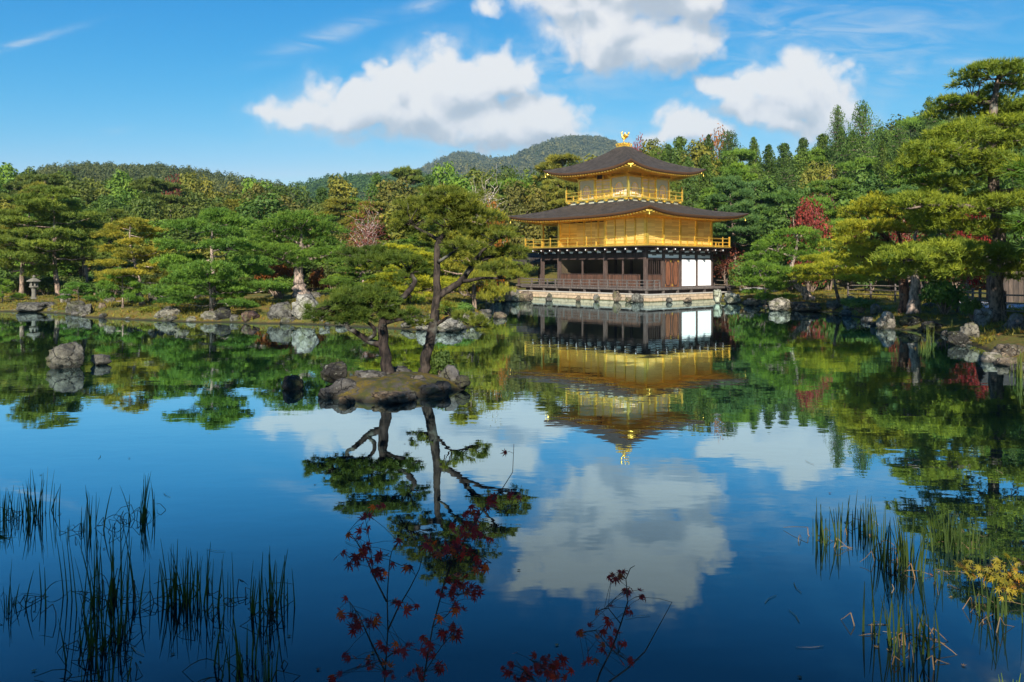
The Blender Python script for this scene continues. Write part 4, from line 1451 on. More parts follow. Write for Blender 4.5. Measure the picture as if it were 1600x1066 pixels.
# each prototype: (name, height, radius, trunk mesh, crown mesh)
PROTO = {}


def proto(key, H, R, meshes):
    for me, mt in zip(meshes, ("bark", "foliage")):
        me.materials.append(M[mt])
    PROTO[key] = (H, R, meshes)


# bank pines are seen from 30 to 50 m, the others from 55 m on
proto("pine_a", 6.0, 2.6, pine(11, 6.0, 2.5, 15, 3, 150, 0.19, 0.038, 6, lean=(0.5, 0.2)))
proto("pine_b", 6.0, 2.6, pine(12, 6.0, 2.5, 17, 3, 140, 0.19, 0.038, 6, lean=(-0.5, 0.3), first=0.22))
proto("pine_c", 4.6, 3.0, pine(13, 4.6, 2.9, 17, 3, 190, 0.19, 0.038, 6, lean=(0.4, -0.2), first=0.10, flat=0.30))
proto("pine_d", 5.2, 2.2, pine(14, 5.2, 2.1, 12, 3, 120, 0.19, 0.038, 6, lean=(0.2, 0.1), first=0.42, thick=0.22))
proto("pine_low", 1.8, 1.6, pine(15, 1.8, 1.5, 9, 2, 150, 0.17, 0.034, 6, first=0.2, thick=0.08, flat=0.34))
proto("pine_wide", 3.6, 3.4, pine(16, 3.6, 3.2, 11, 3, 190, 0.19, 0.038, 6, lean=(-1.2, 0.0), first=0.45, thick=0.17))
proto("pine_tall", 9.0, 2.8, pine(17, 9.0, 2.7, 19, 3, 100, 0.36, 0.080, 5, lean=(0.5, 0.3), first=0.40, thick=0.2))
proto("pine_far", 10.0, 3.4, pine(18, 10.0, 3.3, 22, 3, 95, 0.40, 0.090, 5, lean=(-0.4, 0.2), first=0.30, thick=0.22))
proto("leafy_a", 9.0, 3.4, broadleaf(21, 9.0, 3.3, 24, 330, 0.36))
proto("leafy_b", 9.0, 3.4, broadleaf(22, 9.0, 3.4, 20, 380, 0.36, shape=1.2))
proto("leafy_c", 9.0, 3.8, broadleaf(23, 9.0, 3.8, 28, 320, 0.34, bottom=0.10))
proto("leafy_d", 8.0, 3.0, broadleaf(24, 8.0, 3.0, 22, 260, 0.40, dense=0.8))
proto("leafy_e", 10.0, 3.2, broadleaf(25, 10.0, 3.2, 24, 320, 0.36, shape=0.8))
proto("cedar_a", 16.0, 2.6, conifer(31, 16, 2.6, 24, 60, 0.28, bottom=0.42, ragged=0.45, power=0.42))
proto("cedar_b", 16.0, 2.8, conifer(32, 16, 2.8, 21, 60, 0.29, bottom=0.50, ragged=0.55, power=0.30))
proto("cypress_a", 12.0, 2.5, conifer(33, 12, 2.5, 26, 100, 0.28, bottom=0.10, ragged=0.25, power=0.75, cluster=6))
proto("cypress_b", 12.0, 2.6, conifer(34, 12, 2.6, 22, 110, 0.29, bottom=0.14, ragged=0.35, power=0.60, cluster=6))
proto("maple_a", 5.0, 2.6, broadleaf(41, 5.0, 2.6, 26, 220, 0.22, bottom=0.2, dense=0.75))
proto("maple_b", 5.0, 2.4, broadleaf(42, 5.0, 2.4, 20, 190, 0.22, bottom=0.25, dense=0.6))
proto("twiggy", 6.5, 1.9, twiggy(51, 6.5, 1.9, 34, 0.13, 16))
proto("shrub_a", 1.4, 1.3, shrub(61, 1.4, 1.3, 14, 190, 0.16))
proto("shrub_b", 1.4, 1.3, shrub(62, 1.4, 1.3, 11, 150, 0.18))
GREEN = (0.100, 0.191, 0.027)
DEEP = (0.065, 0.130, 0.025)
OLIVE = (0.153, 0.174, 0.029)
YELLOW = (0.225, 0.265, 0.020)
BRONZE = (0.201, 0.157, 0.032)
BLUISH = (0.073, 0.157, 0.047)
RED = (0.170, 0.018, 0.016)
ORANGE = (0.210, 0.075, 0.016)
RUSSET = (0.130, 0.045, 0.030)
BARK = (0.26, 0.20, 0.16)
PALE_BARK = (0.30, 0.245, 0.21)
DARK_BARK = (0.10, 0.075, 0.06)
g_place = np.random.default_rng(99)


def tree(key, name, cat, label, px, top, Y, halfw, col, base=None, z=None, group=None, bark=BARK, rz=None, depth=None):
    """stand a copy of a prototype so that its top shows at row `top` and its crown is `halfw` photo pixels wide each side"""
    H, R, meshes = PROTO[key]
    x = (px - 800.0) / FPX * Y
    if z is None:
        z = gz(x, Y) if base is None else CAM_H + (HORIZON - base) / FPX * Y
        if base is not None:
            z = min(z, gz(x, Y))
    ztop = CAM_H + (HORIZON - top) / FPX * Y
    sz = max(0.15, (ztop - z) / H)
    sx = halfw / FPX * Y / R
    root = empty(name, (x, Y, z), g_place.uniform(0, 6.28) if rz is None else rz, label, cat, group)
    root.scale = (sx, sx if depth is None else depth, sz)
    v = g_place.uniform(0.85, 1.15)
    link("trunk", meshes[0], None, root, bark)
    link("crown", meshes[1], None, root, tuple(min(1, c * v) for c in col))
    return root


PT = lambda *a, **k: tree(a[0], "pine_tree", "pine", *a[1:], **k)
BT = lambda *a, **k: tree(a[0], "broadleaf_tree", "tree", *a[1:], **k)
# --- pines and small trees along the water on the west bank
PT("pine_b", "bronze tinged pine with bare lower stem beside the stone lantern, first of the shore pines", 34, 318, 50, 62, (0.105, 0.160, 0.026))
PT("pine_a", "tall bronze green pine with twin bare stems just east of the stone lantern", 92, 296, 50, 70, (0.100, 0.155, 0.026))
PT("pine_d", "slender dark pine standing between the lantern pines and the golden tiered pine", 134, 330, 53, 44, DEEP)
PT("pine_low", "bushy low pine at the water's edge east of the stone lantern", 123, 446, 44, 26, (0.071, 0.170, 0.028))
PT("pine_low", "tiny low pine at the far west end of the shore rocks", 4, 440, 45, 20, GREEN)
PT("pine_b", "tiered pine with golden tips and short thick stem behind standing stones", 222, 345, 41, 62, (0.185, 0.195, 0.026), bark=PALE_BARK, rz=0.7)
PT("pine_low", "small spreading pine in front of the golden tiered pine", 192, 428, 39.5, 34, (0.085, 0.185, 0.026))
PT("pine_c", "broad bright green pine with boughs sweeping down to the water", 332, 335, 37.5, 88, (0.085, 0.182, 0.028), bark=PALE_BARK, rz=2.0)
PT("pine_low", "low trailing pine skirt beneath the broad bright green pine", 330, 436, 36.4, 66, (0.078, 0.170, 0.026))
PT("pine_a", "green pine behind the flared pale trunk, merging with the wood", 410, 352, 55, 50, GREEN)
tree("shrub_a", "maple_bush", "bush", "orange red maple bush left of the flared pale pine trunk", 432, 407, 47, 32, ORANGE, z=0.7)
tree("shrub_b", "maple_bush", "bush", "small rusty maple bush close behind the flared pine trunk", 497, 416, 48, 20, (0.17, 0.07, 0.02), z=0.7)
tree("shrub_a", "green_bush", "bush", "round green bush in front of the orange maple bush", 440, 432, 45.5, 24, (0.099, 0.185, 0.028), z=0.7)
tree("twiggy", "bare_tree", "tree", "nearly bare reddish tree with pale twigs in the wood", 571, 318, 54, 28, (0.17, 0.055, 0.042), bark=(0.5, 0.4, 0.38))
PT("pine_c", "yellow green low pine on the peninsula behind the islet", 640, 388, 40, 66, YELLOW, bark=DARK_BARK)
PT("pine_c", "bright yellow pine at the tip of the peninsula behind the tall islet pine", 742, 318, 47, 62, (0.190, 0.215, 0.026), bark=BARK)
PT("pine_c", "mid green pine spreading low over the peninsula between the two islet trunks", 560, 398, 43, 60, (0.099, 0.192, 0.028))
PT("pine_b", "green pine on the bank between the peninsula and the golden pavilion", 700, 330, 58, 60, (0.106, 0.177, 0.028))
PT("pine_b", "pine crown shading the west end of the stone terrace", 772, 366, 63, 38, (0.114, 0.177, 0.026))
tree("maple_b", "maple_tree", "tree", "small orange maple top glowing behind the tall islet pine", 768, 322, 52, 26, (0.30, 0.12, 0.015))
tree("shrub_a", "azalea_bush", "bush", "clipped green bush on the peninsula tip above pale rocks", 712, 472, 34, 34, (0.085, 0.170, 0.028), z=0.3)
tree("shrub_b", "azalea_bush", "bush", "low yellowish bush on the peninsula behind the short islet pine", 575, 470, 36, 40, (0.156, 0.185, 0.028), z=0.3)
tree("shrub_b", "azalea_bush", "bush", "mossy green mound bush by the large pale boulder", 236, 478, 38, 26, (0.156, 0.199, 0.028), z=0.2)
tree("shrub_a", "azalea_bush", "bush", "green bush between the peninsula and the terrace stones", 752, 440, 60, 28, (0.071, 0.156, 0.028), z=0.4)
# --- around and right behind the pavilion
PT("pine_tall", "tall pine just behind the pavilion's east end", 1150, 258, 76, 44, GREEN)
PT("pine_tall", "pine with bare reddish stem second behind the pavilion's east end", 1188, 285, 73, 46, BLUISH)
PT("pine_far", "broad green pine above the east veranda corner", 1128, 290, 80, 50, GREEN)
PT("pine_far", "dense pine filling the slope between pavilion and red maple", 1215, 300, 70, 44, (0.071, 0.156, 0.034))
tree("maple_b", "maple_tree", "tree", "rusty thin maple beside the white panels of the pavilion", 1135, 378, 69, 32, RUSSET)
tree("maple_a", "maple_tree", "tree", "crimson maple on the slope east of the pavilion", 1264, 312, 54.5, 36, (0.20, 0.042, 0.036))
tree("maple_b", "maple_tree", "tree", "dull pink maple next to the crimson maple", 1292, 312, 62, 26, (0.13, 0.040, 0.040))
tree("maple_a", "maple_tree", "tree", "dark red maple half hidden behind the great east bank pine", 1512, 332, 44, 42, RED)
tree("maple_b", "maple_tree", "tree", "small dark red maple under the contorted yellow pine", 1420, 322, 52, 34, (0.15, 0.03, 0.02))
PT("pine_wide", "glowing yellow green low pine by the first length of bamboo fence", 1312, 402, 44, 62, YELLOW, bark=DARK_BARK, rz=0.4)
tree("shrub_a", "green_bush", "bush", "dark leafy bush against the bamboo fence", 1476, 438, 33, 40, (0.071, 0.163, 0.031), z=0.5)
tree("shrub_b", "green_bush", "bush", "dark bush at the foot of the two leaning trunks", 1345, 464, 38, 34, DEEP, z=0.3)
tree("shrub_b", "green_bush", "bush", "small bush left of the great east pine's foot", 1520, 464, 30, 22, DEEP, z=0.4)
tree("pine_low", "pine_tree", "pine", "low pine on the shore below the curved leaning trunk", 1196, 432, 50, 34, GREEN)
tree("shrub_a", "green_bush", "bush", "autumn brown bush by the rail beyond the terrace's east end", 1165, 412, 66, 30, (0.199, 0.128, 0.043), z=0.6)
# --- tall single trees on the skyline to the east
BT("cedar_a", "tall ragged cedar on the skyline with open top, west of the pale stemmed one", 1309, 166, 96, 17, DEEP)
BT("cedar_b", "tallest skyline cedar with long pale bare stem", 1348, 161, 92, 24, DEEP, bark=PALE_BARK)
BT("cedar_a", "skyline cedar nearest the great east bank pine", 1452, 152, 92, 20, DEEP)
BT("cedar_b", "dark cedar behind the lime topped pine", 1405, 198, 95, 19, DEEP)
tree("twiggy", "bare_tree", "tree", "grey leafless tree on the slope under the tall cedars", 1303, 270, 88, 24, (0.10, 0.08, 0.05), bark=(0.55, 0.5, 0.46))
tree("maple_b", "maple_tree", "tree", "pinkish treetop peeping behind the pavilion's finial", 997, 218, 126, 24, (0.19, 0.05, 0.05))
tree("maple_b", "maple_tree", "tree", "orange treetop on the skyline east of the pavilion roof", 1120, 205, 126, 36, (0.22, 0.10, 0.03))
tree("maple_b", "maple_tree", "tree", "dark red treetop in the west wood", 270, 277, 112, 22, (0.11, 0.03, 0.025))
tree("twiggy", "bare_tree", "tree", "pale branched tree top in the wood above the peninsula", 756, 268, 78, 34, (0.142, 0.156, 0.043), bark=(0.62, 0.56, 0.5))
# --- the great pine on the east bank and the wood: rows that close the view behind
SKYLINE = [(-200, 262), (0, 264), (60, 272), (150, 278), (250, 282), (330, 290), (400, 286), (470, 290), (540, 284), (600, 277), (650, 268), (720, 254), (790, 258), (850, 248), (900, 234), (960, 238),
           (1040, 216), (1100, 212), (1200, 216), (1290, 212), (1340, 205), (1400, 196), (1460, 180), (1600, 160), (1800, 150)]
SX, SY = zip(*SKYLINE)
ROWS = [   # distance, offset below the skyline, spacing, half width
    (118, 4, 50, 42), (102, 20, 54, 44), (86, 42, 58, 44), (72, 70, 56, 44), (61, 102, 52, 44),
]
for ri, (Y, off, step, hw) in enumerate(ROWS):
    px = -150.0 + 11 * ri
    kind_last = ""
    while px < 1760:
        east = px > 985
        jit = g_place.uniform(-12, 12)
        top = np.interp(px, SX, SY) - (9 if px > 500 else 17) + off + (g_place.uniform(-9, 16) if ri else g_place.uniform(-5, 13))
        u = g_place.uniform()
        yy = Y * g_place.uniform(0.95, 1.05)
        skip = (ri == 4 and 735 < px < 1235) or (ri == 3 and 800 < px < 1115)
        if not skip:
            row = ("back", "fourth", "third", "second", "front")[ri]
            if east:
                where = "on the slope east of the pavilion"
                if ri <= 2:
                    if u < 0.78:
                        key, col, kind = ("cypress_a", "cypress_b", "cedar_a")[int(u * 100) % 3], [(0.082, 0.142, 0.022), (0.062, 0.118, 0.024)][int(u * 37) % 2], "cypress"
                    elif u < 0.90:
                        key, col, kind = "pine_far", GREEN, "pine"
                    else:
                        key, col, kind = ("leafy_b", "leafy_e")[int(u * 100) % 2], OLIVE, "broadleaf"
                else:
                    if u < 0.60:
                        key, col, kind = ("pine_far", "pine_tall")[int(u * 100) % 2], (GREEN, BLUISH)[int(u * 61) % 2], "pine"
                    else:
                        key, col, kind = ("leafy_a", "leafy_d")[int(u * 100) % 2], DEEP, "broadleaf"
            else:
                where = "in the wood west of the pavilion"
                if u < 0.30 and ri > 0 or u < 0.12:
                    key, col, kind = ("pine_far", "pine_tall")[int(u * 100) % 2], (OLIVE, GREEN, (0.092, 0.140, 0.030))[int(u * 61) % 3], "pine"
                elif u < 0.38 and ri < 3:
                    key, col, kind = "cypress_b", DEEP, "cypress"
                else:
                    key = ("leafy_a", "leafy_b", "leafy_c", "leafy_d", "leafy_e")[int(u * 1000) % 5]
                    col = (DEEP, GREEN, OLIVE, (0.125, 0.135, 0.032), (0.075, 0.125, 0.024), (0.105, 0.145, 0.028))[int(u * 137) % 6]
                    kind = "broadleaf"
            kind_last = kind
            nm = {"pine": "pine_tree", "cypress": "cypress_tree", "broadleaf": "broadleaf_tree"}[kind]
            gname = f"{kind} trees of the {row} row {where}"
            w = hw * g_place.uniform(0.85, 1.25) * (0.62 if kind == "cypress" else 1.0)
            tree(key, nm, "pine" if kind == "pine" else "tree", f"{kind} tree of the {row} row {where}", px + jit, top, yy, w, col, group=gname)
        px += step * g_place.uniform(0.8, 1.2) * (0.66 if kind_last == "cypress" else 1.0)
# dark understorey among the shore pines
for px in range(-40, 430, 27):
    u = g_place.uniform()
    tree(("shrub_a", "shrub_b")[int(u * 10) % 2], "green_bush", "bush", "shaded understorey bush among the shore pines of the west bank", px + g_place.uniform(-8, 8), g_place.uniform(424, 446), g_place.uniform(49, 54),
         26 * g_place.uniform(0.8, 1.4), (DEEP, (0.06, 0.11, 0.024), (0.09, 0.12, 0.03))[int(u * 100) % 3], group="understorey bushes among the shore pines")
# low growth under the wood's edge so that no bare ground shows between the stems
px = -120
while px < 1720:
    Y = g_place.uniform(55, 60) if px < 735 else (g_place.uniform(72, 78) if px < 1165 else g_place.uniform(56, 62))
    if not 800 < px < 1090:
        u = g_place.uniform()
        tree(("shrub_a", "shrub_b")[int(u * 10) % 2], "green_bush", "bush", "undergrowth bush along the foot of the wood", px, np.interp(px, [0, 700, 800, 1100, 1700], [418, 405, 392, 395, 405]) + g_place.uniform(-10, 14), Y,
             32 * g_place.uniform(0.8, 1.3), (DEEP, (0.05, 0.10, 0.02), (0.07, 0.10, 0.022))[int(u * 100) % 3], group="undergrowth bushes along the foot of the wood")
    px += 31 * g_place.uniform(0.8, 1.2)


# ------------------------------------------------------------------ pines built limb by limb: the two on the islet, the great pine on the east bank
def limb_pine(name, label, D, limbs, pads, seed, L, w, needles, dens, col, bark, depth=0.5, flat=1.0):
    """limbs: lists of (px, py, depth offset, radius); pads: (px, py, half width px, half height px)"""
    g = np.random.default_rng(seed)
    p0 = at(limbs[0][0][0], limbs[0][0][1], D)
    root = empty(name, tuple(p0), 0, label, "pine")
    tr, cr = MB(), MB()
    nodes = []
    for lb in limbs:
        pts = np.array([at(a, b, D + c) - p0 for a, b, c, r in lb])
        rad = np.array([r for a, b, c, r in lb])
        t = np.linspace(0, 1, len(lb))
        tt = np.linspace(0, 1, 4 * (len(lb) - 1) + 1)
        # smooth the polyline a little and make the bark uneven
        P2 = np.stack([np.interp(tt, t, pts[:, i]) for i in range(3)], 1)
        for _ in range(2):
            P2[1:-1] = 0.25 * P2[:-2] + 0.5 * P2[1:-1] + 0.25 * P2[2:]
        R2 = np.interp(tt, t, rad)
        P2[1:-1] += g.normal(size=(len(P2) - 2, 3)) * R2[1:-1, None] * 0.12
        tr.tube(P2, R2, 10, rng=g, wob=0.10)
        nodes.append(P2)
    allp = np.vstack([n[len(n) // 3:] for n in nodes])
    for lb in limbs[1:]:                         # every limb ends in foliage
        a, b, c_, r_ = lb[-1]
        pads = list(pads) + [(a, b - 3, pads[0][2] * 0.62, pads[0][3] * 0.7)]
    for a, b, hx, hy in pads:
        c = at(a, b, D) - p0
        near = np.argmin((allp[:, 0] - c[0]) ** 2 + (allp[:, 2] - c[2]) ** 2)
        dd = float(allp[near, 1]) + 0.45 * depth * g.uniform(-1, 1)
        c = at(a, b, D + dd) - p0
        rx, rz = hx / FPX * D, hy / FPX * D * flat
        k = np.argmin(np.linalg.norm(allp - c, axis=1))
        # twigs from the nearest limb into the pad
        for q in range(5):
            tip = c + np.array([g.uniform(-0.75, 0.75) * rx, g.uniform(-0.75, 0.75) * rx, g.uniform(-0.1, 0.5) * rz])
            tr.tube(bent(g, allp[k], tip, 6, -0.03, 0.10), np.linspace(0.018, 0.005, 6) * (D / 16), 5)
        n = int(dens * rx * rx * 3.2)
        pad_tufts(cr, g, c - (0, 0, 0.3 * rz), rx, rx * 0.85, rz * 1.3, n, L, w, needles, 0, 0.5 + 0.07 * g.normal(), under=0.22)
    tr.build("trunk", M["bark"], root, True, bark)
    cr.build("crown", M["foliage"], root, False, col)
    return root


limb_pine("pine_tree", "tall gnarled pine leaning on the rocky islet", 17.0,
          [[(660, 592, 0, 0.1428), (664, 575, 0, 0.1218), (668, 545, 0, 0.1134), (679, 505, 0, 0.1050), (684, 462, 0, 0.0924), (682, 420, 0, 0.0756), (683, 385, .1, 0.0672), (687, 372, .1, 0.0546)],
           [(687, 374, .1, 0.0504), (676, 370, .3, 0.0378), (655, 358, .5, 0.0294), (636, 350, .7, 0.0168)],
           [(687, 374, .1, 0.0546), (698, 362, 0, 0.0462), (708, 348, -.2, 0.0336), (730, 332, -.3, 0.0168)],
           [(685, 462, 0, 0.0840), (705, 450, .1, 0.0714), (722, 438, .1, 0.0672), (738, 415, .2, 0.0588), (760, 402, .3, 0.0420), (795, 398, .4, 0.0168)],
           [(738, 415, .2, 0.0462), (752, 392, 0, 0.0336), (780, 372, -.3, 0.0168)],
           [(722, 440, .1, 0.0420), (760, 434, -.4, 0.0336), (800, 436, -.6, 0.0168)],
           [(684, 410, 0, 0.0420), (700, 400, -.3, 0.0336), (716, 388, -.5, 0.0168)],
           [(680, 508, 0, 0.0420), (705, 492, -.4, 0.0252), (740, 505, -.6, 0.0126)],
           [(680, 500, 0, 0.0420), (668, 507, .2, 0.0378), (660, 504, .4, 0.0252)]],
          [(692, 306, 36, 12), (728, 313, 32, 12), (656, 320, 34, 12), (700, 318, 30, 10), (660, 340, 40, 14), (700, 326, 39, 13), (742, 340, 37, 14), (630, 360, 29, 10), (716, 362, 32, 11), (772, 366, 37, 13), (800, 396, 30, 13), (760, 398, 30, 11), (725, 386, 25, 9), (818, 428, 22, 10),
           (784, 420, 30, 10), (748, 416, 18, 7), (722, 498, 22, 8), (752, 514, 17, 8), (700, 482, 13, 6), (668, 372, 22, 8), (690, 348, 30, 11), (650, 505, 13, 6)],
          5, 0.105, 0.0125, 11, 300, (0.110, 0.150, 0.022), (0.046, 0.038, 0.033), 0.75)
limb_pine("pine_tree", "short thick pine with a looping low bough on the rocky islet", 16.0,
          [[(606, 588, 0, 0.1596), (604, 575, 0, 0.1218), (601, 545, 0, 0.1092), (598, 515, 0, 0.1008), (599, 495, 0, 0.0756)],
           [(600, 538, 0, 0.0756), (586, 537, 0, 0.0672), (572, 530, -.1, 0.0630), (558, 521, -.2, 0.0546), (544, 513, -.3, 0.0462), (540, 509, -.3, 0.0336), (549, 504, -.3, 0.0252)],
           [(575, 531, -.1, 0.0420), (586, 523, -.2, 0.0420), (584, 510, -.3, 0.0378), (566, 500, -.4, 0.0252)],
           [(599, 500, 0, 0.0840), (612, 482, .2, 0.0714), (626, 468, .4, 0.0672), (639, 456, .5, 0.0630), (650, 440, .7, 0.0504), (640, 424, .9, 0.0336), (612, 410, 1.0, 0.0168)],
           [(599, 498, 0, 0.0672), (585, 482, -.1, 0.0504), (560, 472, -.2, 0.0336), (530, 478, -.3, 0.0168)],
           [(599, 505, 0, 0.0504), (622, 500, -.2, 0.0378), (645, 496, -.3, 0.0168)]],
          [(556, 464, 35, 15), (518, 486, 30, 13), (500, 497, 22, 9), (590, 458, 32, 13), (604, 486, 29, 11), (566, 492, 34, 12), (538, 476, 30, 12), (600, 474, 25, 11), (626, 498, 18, 8), (486, 486, 13, 8),
           (540, 500, 25, 8), (576, 412, 39, 12), (548, 398, 25, 9), (616, 404, 35, 12), (652, 424, 24, 10), (580, 394, 29, 9), (640, 408, 22, 8), (632, 436, 17, 7), (650, 470, 13, 7)],
          6, 0.105, 0.0125, 11, 440, (0.060, 0.108, 0.018), (0.034, 0.027, 0.024), 0.55)
limb_pine("pine_tree", "great tiered pine with stout trunk on the east bank", 29.0,
          [[(1557, 508, 0, .42), (1556, 484, 0, .27), (1556, 430, 0, .235), (1560, 380, .2, .22), (1556, 320, .3, .20), (1548, 262, .2, .19), (1552, 222, 0, .20), (1550, 180, 0, .16), (1556, 140, 0, .10), (1560, 118, 0, .06)],
           [(1550, 232, .1, .10), (1520, 236, -.4, .08), (1480, 246, -.9, .06), (1440, 254, -1.3, .03)],
           [(1551, 200, 0, .09), (1590, 190, .5, .07), (1640, 176, .9, .03)],
           [(1556, 330, .3, .12), (1510, 322, -.5, .09), (1460, 320, -1.0, .06), (1420, 326, -1.3, .03)],
           [(1557, 300, .3, .10), (1600, 296, -.6, .08), (1650, 300, -1.2, .03)],
           [(1559, 390, .2, .12), (1510, 392, -.6, .09), (1460, 398, -1.2, .06), (1410, 408, -1.5, .03)],
           [(1559, 400, .2, .12), (1610, 396, .2, .08), (1650, 404, .4, .03)],
           [(1548, 265, .2, .08), (1510, 280, .8, .06), (1470, 290, 1.2, .03)],
           [(1552, 160, 0, .07), (1520, 160, .4, .05), (1490, 164, .6, .02)]],
          [(1550, 116, 48, 13), (1596, 112, 30, 12), (1520, 128, 26, 9), (1580, 140, 44, 13), (1530, 166, 52, 15), (1488, 176, 36, 13), (1590, 176, 44, 14), (1630, 168, 40, 14), (1556, 196, 48, 12),
           (1500, 214, 52, 15), (1456, 240, 48, 15), (1440, 262, 40, 13), (1580, 224, 50, 15), (1630, 216, 44, 14), (1540, 250, 40, 12), (1500, 262, 46, 13), (1470, 290, 46, 14), (1590, 266, 46, 14), (1640, 270, 40, 14),
           (1436, 318, 46, 15), (1490, 326, 50, 15), (1540, 312, 42, 13), (1590, 318, 48, 14), (1640, 324, 44, 14), (1470, 350, 40, 12), (1600, 356, 50, 14), (1540, 360, 44, 13),
           (1416, 404, 44, 15), (1464, 396, 52, 16), (1516, 398, 52, 16), (1570, 402, 54, 16), (1630, 398, 50, 16), (1440, 424, 40, 12), (1500, 424, 46, 13), (1600, 428, 46, 13)],
          8, 0.20, 0.032, 7, 125, (0.145, 0.210, 0.024), (0.15, 0.12, 0.10), 1.7, 1.0)
limb_pine("pine_tree", "pine with flared pale grey trunk beside the largest pale shore rock", 45.0,
          [[(471, 466, 0, .62), (469, 456, 0, .40), (467, 440, 0, .29), (466, 420, 0, .24), (468, 405, 0, .18), (472, 385, 0, .12), (470, 358, 0, .07)],
           [(466, 418, 0, .13), (440, 406, -.4, .09), (412, 394, -.8, .04)], [(468, 410, 0, .12), (495, 403, -.4, .08), (520, 397, -.8, .04)],
           [(471, 388, 0, .09), (500, 378, .3, .05), (512, 366, .4, .03)], [(471, 382, 0, .08), (440, 366, .2, .05), (424, 358, .3, .03)]],
          [(470, 345, 40, 11), (440, 353, 32, 10), (500, 359, 32, 10), (424, 373, 32, 10), (465, 373, 34, 11), (506, 381, 30, 10), (410, 392, 30, 10), (444, 397, 34, 10), (490, 403, 32, 10), (520, 396, 26, 9), (462, 412, 22, 7)],
          21, 0.19, 0.038, 6, 105, (0.082, 0.170, 0.024), PALE_BARK, 1.6)
limb_pine("pine_tree", "pine with curved leaning trunk above pale shore rocks east of the pavilion", 47.0,
          [[(1268, 470, 0, .30), (1257, 457, 0, .24), (1245, 444, 0, .20), (1236, 430, 0, .17), (1238, 408, 0, .12), (1246, 386, 0, .08), (1246, 366, 0, .04)],
           [(1237, 430, 0, .11), (1215, 424, -.4, .08), (1186, 420, -.8, .03)], [(1237, 422, 0, .10), (1264, 416, .2, .07), (1294, 408, .4, .03)], [(1240, 402, 0, .08), (1212, 392, .4, .05), (1195, 388, .6, .03)]],
          [(1246, 369, 34, 11), (1214, 384, 34, 11), (1276, 385, 32, 10), (1194, 403, 32, 11), (1240, 401, 38, 11), (1291, 405, 34, 10), (1204, 425, 34, 10), (1256, 426, 30, 9), (1184, 441, 28, 9), (1220, 444, 24, 8), (1310, 424, 20, 8)],
          22, 0.19, 0.038, 6, 105, (0.092, 0.185, 0.022), PALE_BARK, 1.6)
limb_pine("pine_tree", "lime topped contorted pine with red brown limbs", 35.0,
          [[(1417, 492, 0, .34), (1414, 470, 0, .24), (1412, 440, 0, .20), (1404, 415, 0, .17), (1405, 396, 0, .14), (1388, 374, 0, .11), (1366, 356, 0, .06)],
           [(1404, 396, 0, .10), (1408, 376, .2, .08), (1398, 350, .3, .06), (1386, 332, .3, .03)], [(1406, 420, 0, .09), (1376, 410, -.4, .06), (1340, 404, -.8, .03)], [(1390, 376, 0, .07), (1356, 374, -.5, .05), (1330, 372, -.8, .03)]],
          [(1376, 320, 44, 12), (1344, 333, 34, 11), (1402, 337, 38, 11), (1334, 356, 32, 10), (1371, 357, 34, 10), (1420, 357, 30, 9), (1328, 384, 34, 11), (1366, 389, 32, 9), (1348, 411, 34, 10), (1390, 424, 28, 8)],
          23, 0.19, 0.034, 7, 125, (0.215, 0.250, 0.020), (0.17, 0.085, 0.055), 1.3)
limb_pine("pine_tree", "green pine on the dark east shore with a forked pale stem", 34.0,
          [[(1426, 494, 0, .32), (1429, 460, 0, .22), (1432, 425, 0, .18), (1431, 395, 0, .14), (1452, 374, 0, .09), (1482, 360, 0, .04)],
           [(1431, 398, 0, .10), (1428, 370, .3, .07), (1440, 346, .4, .04)], [(1432, 425, 0, .09), (1462, 414, -.5, .06), (1492, 408, -.8, .03)]],
          [(1442, 345, 36, 11), (1478, 361, 34, 11), (1458, 385, 36, 10), (1500, 384, 30, 10), (1440, 411, 40, 11), (1486, 410, 36, 11), (1412, 432, 30, 9), (1464, 434, 34, 9)],
          24, 0.19, 0.034, 7, 120, (0.130, 0.200, 0.026), PALE_BARK, 1.3)

# ------------------------------------------------------------------ rocks
def rock_mesh(seed, cuts=9, rough=0.10, sub=4):
    import bmesh
    g = np.random.default_rng(seed)
    bm = bmesh.new()
    bmesh.ops.create_icosphere(bm, subdivisions=sub, radius=1.0)
    V = np.array([v.co for v in bm.verts])
    for _ in range(cuts):
        n = unit(g.normal(size=(1, 3)))[0]
        d = g.uniform(0.55, 0.86)
        s = V @ n - d
        V = V - np.where(s > 0, s * 0.93, 0)[:, None] * n
    for i, v in enumerate(bm.verts):
        p = Vector(V[i])
        k = 1 + rough * mnoise.fractal(p * 1.7 + Vector((seed, 0, 0)), 1.0, 2.0, 4) + 0.16 * mnoise.ridged_multi_fractal(p * 2.2 + Vector((0, seed, 0)), 1.0, 2.1, 6, 1.0, 2.0) - 0.16
        v.co = p * k
    bm.normal_update()
    me = bpy.data.meshes.new("rock")
    bm.to_mesh(me)
    bm.free()
    me.polygons.foreach_set("use_smooth", np.ones(len(me.polygons), bool))
    me.materials.append(M["rock"])
    lo, hi = V.min(0), V.max(0)
    return me, hi - lo, (lo + hi) / 2


ROCKS = [rock_mesh(s, c) for s, c in ((1, 9), (2, 12), (3, 7), (4, 14), (5, 10), (6, 6))]
g_rock = np.random.default_rng(5)
GREY, PALE, DARK, WARM = (0.115, 0.11, 0.098), (0.20, 0.187, 0.158), (0.040, 0.038, 0.035), (0.17, 0.13, 0.095)


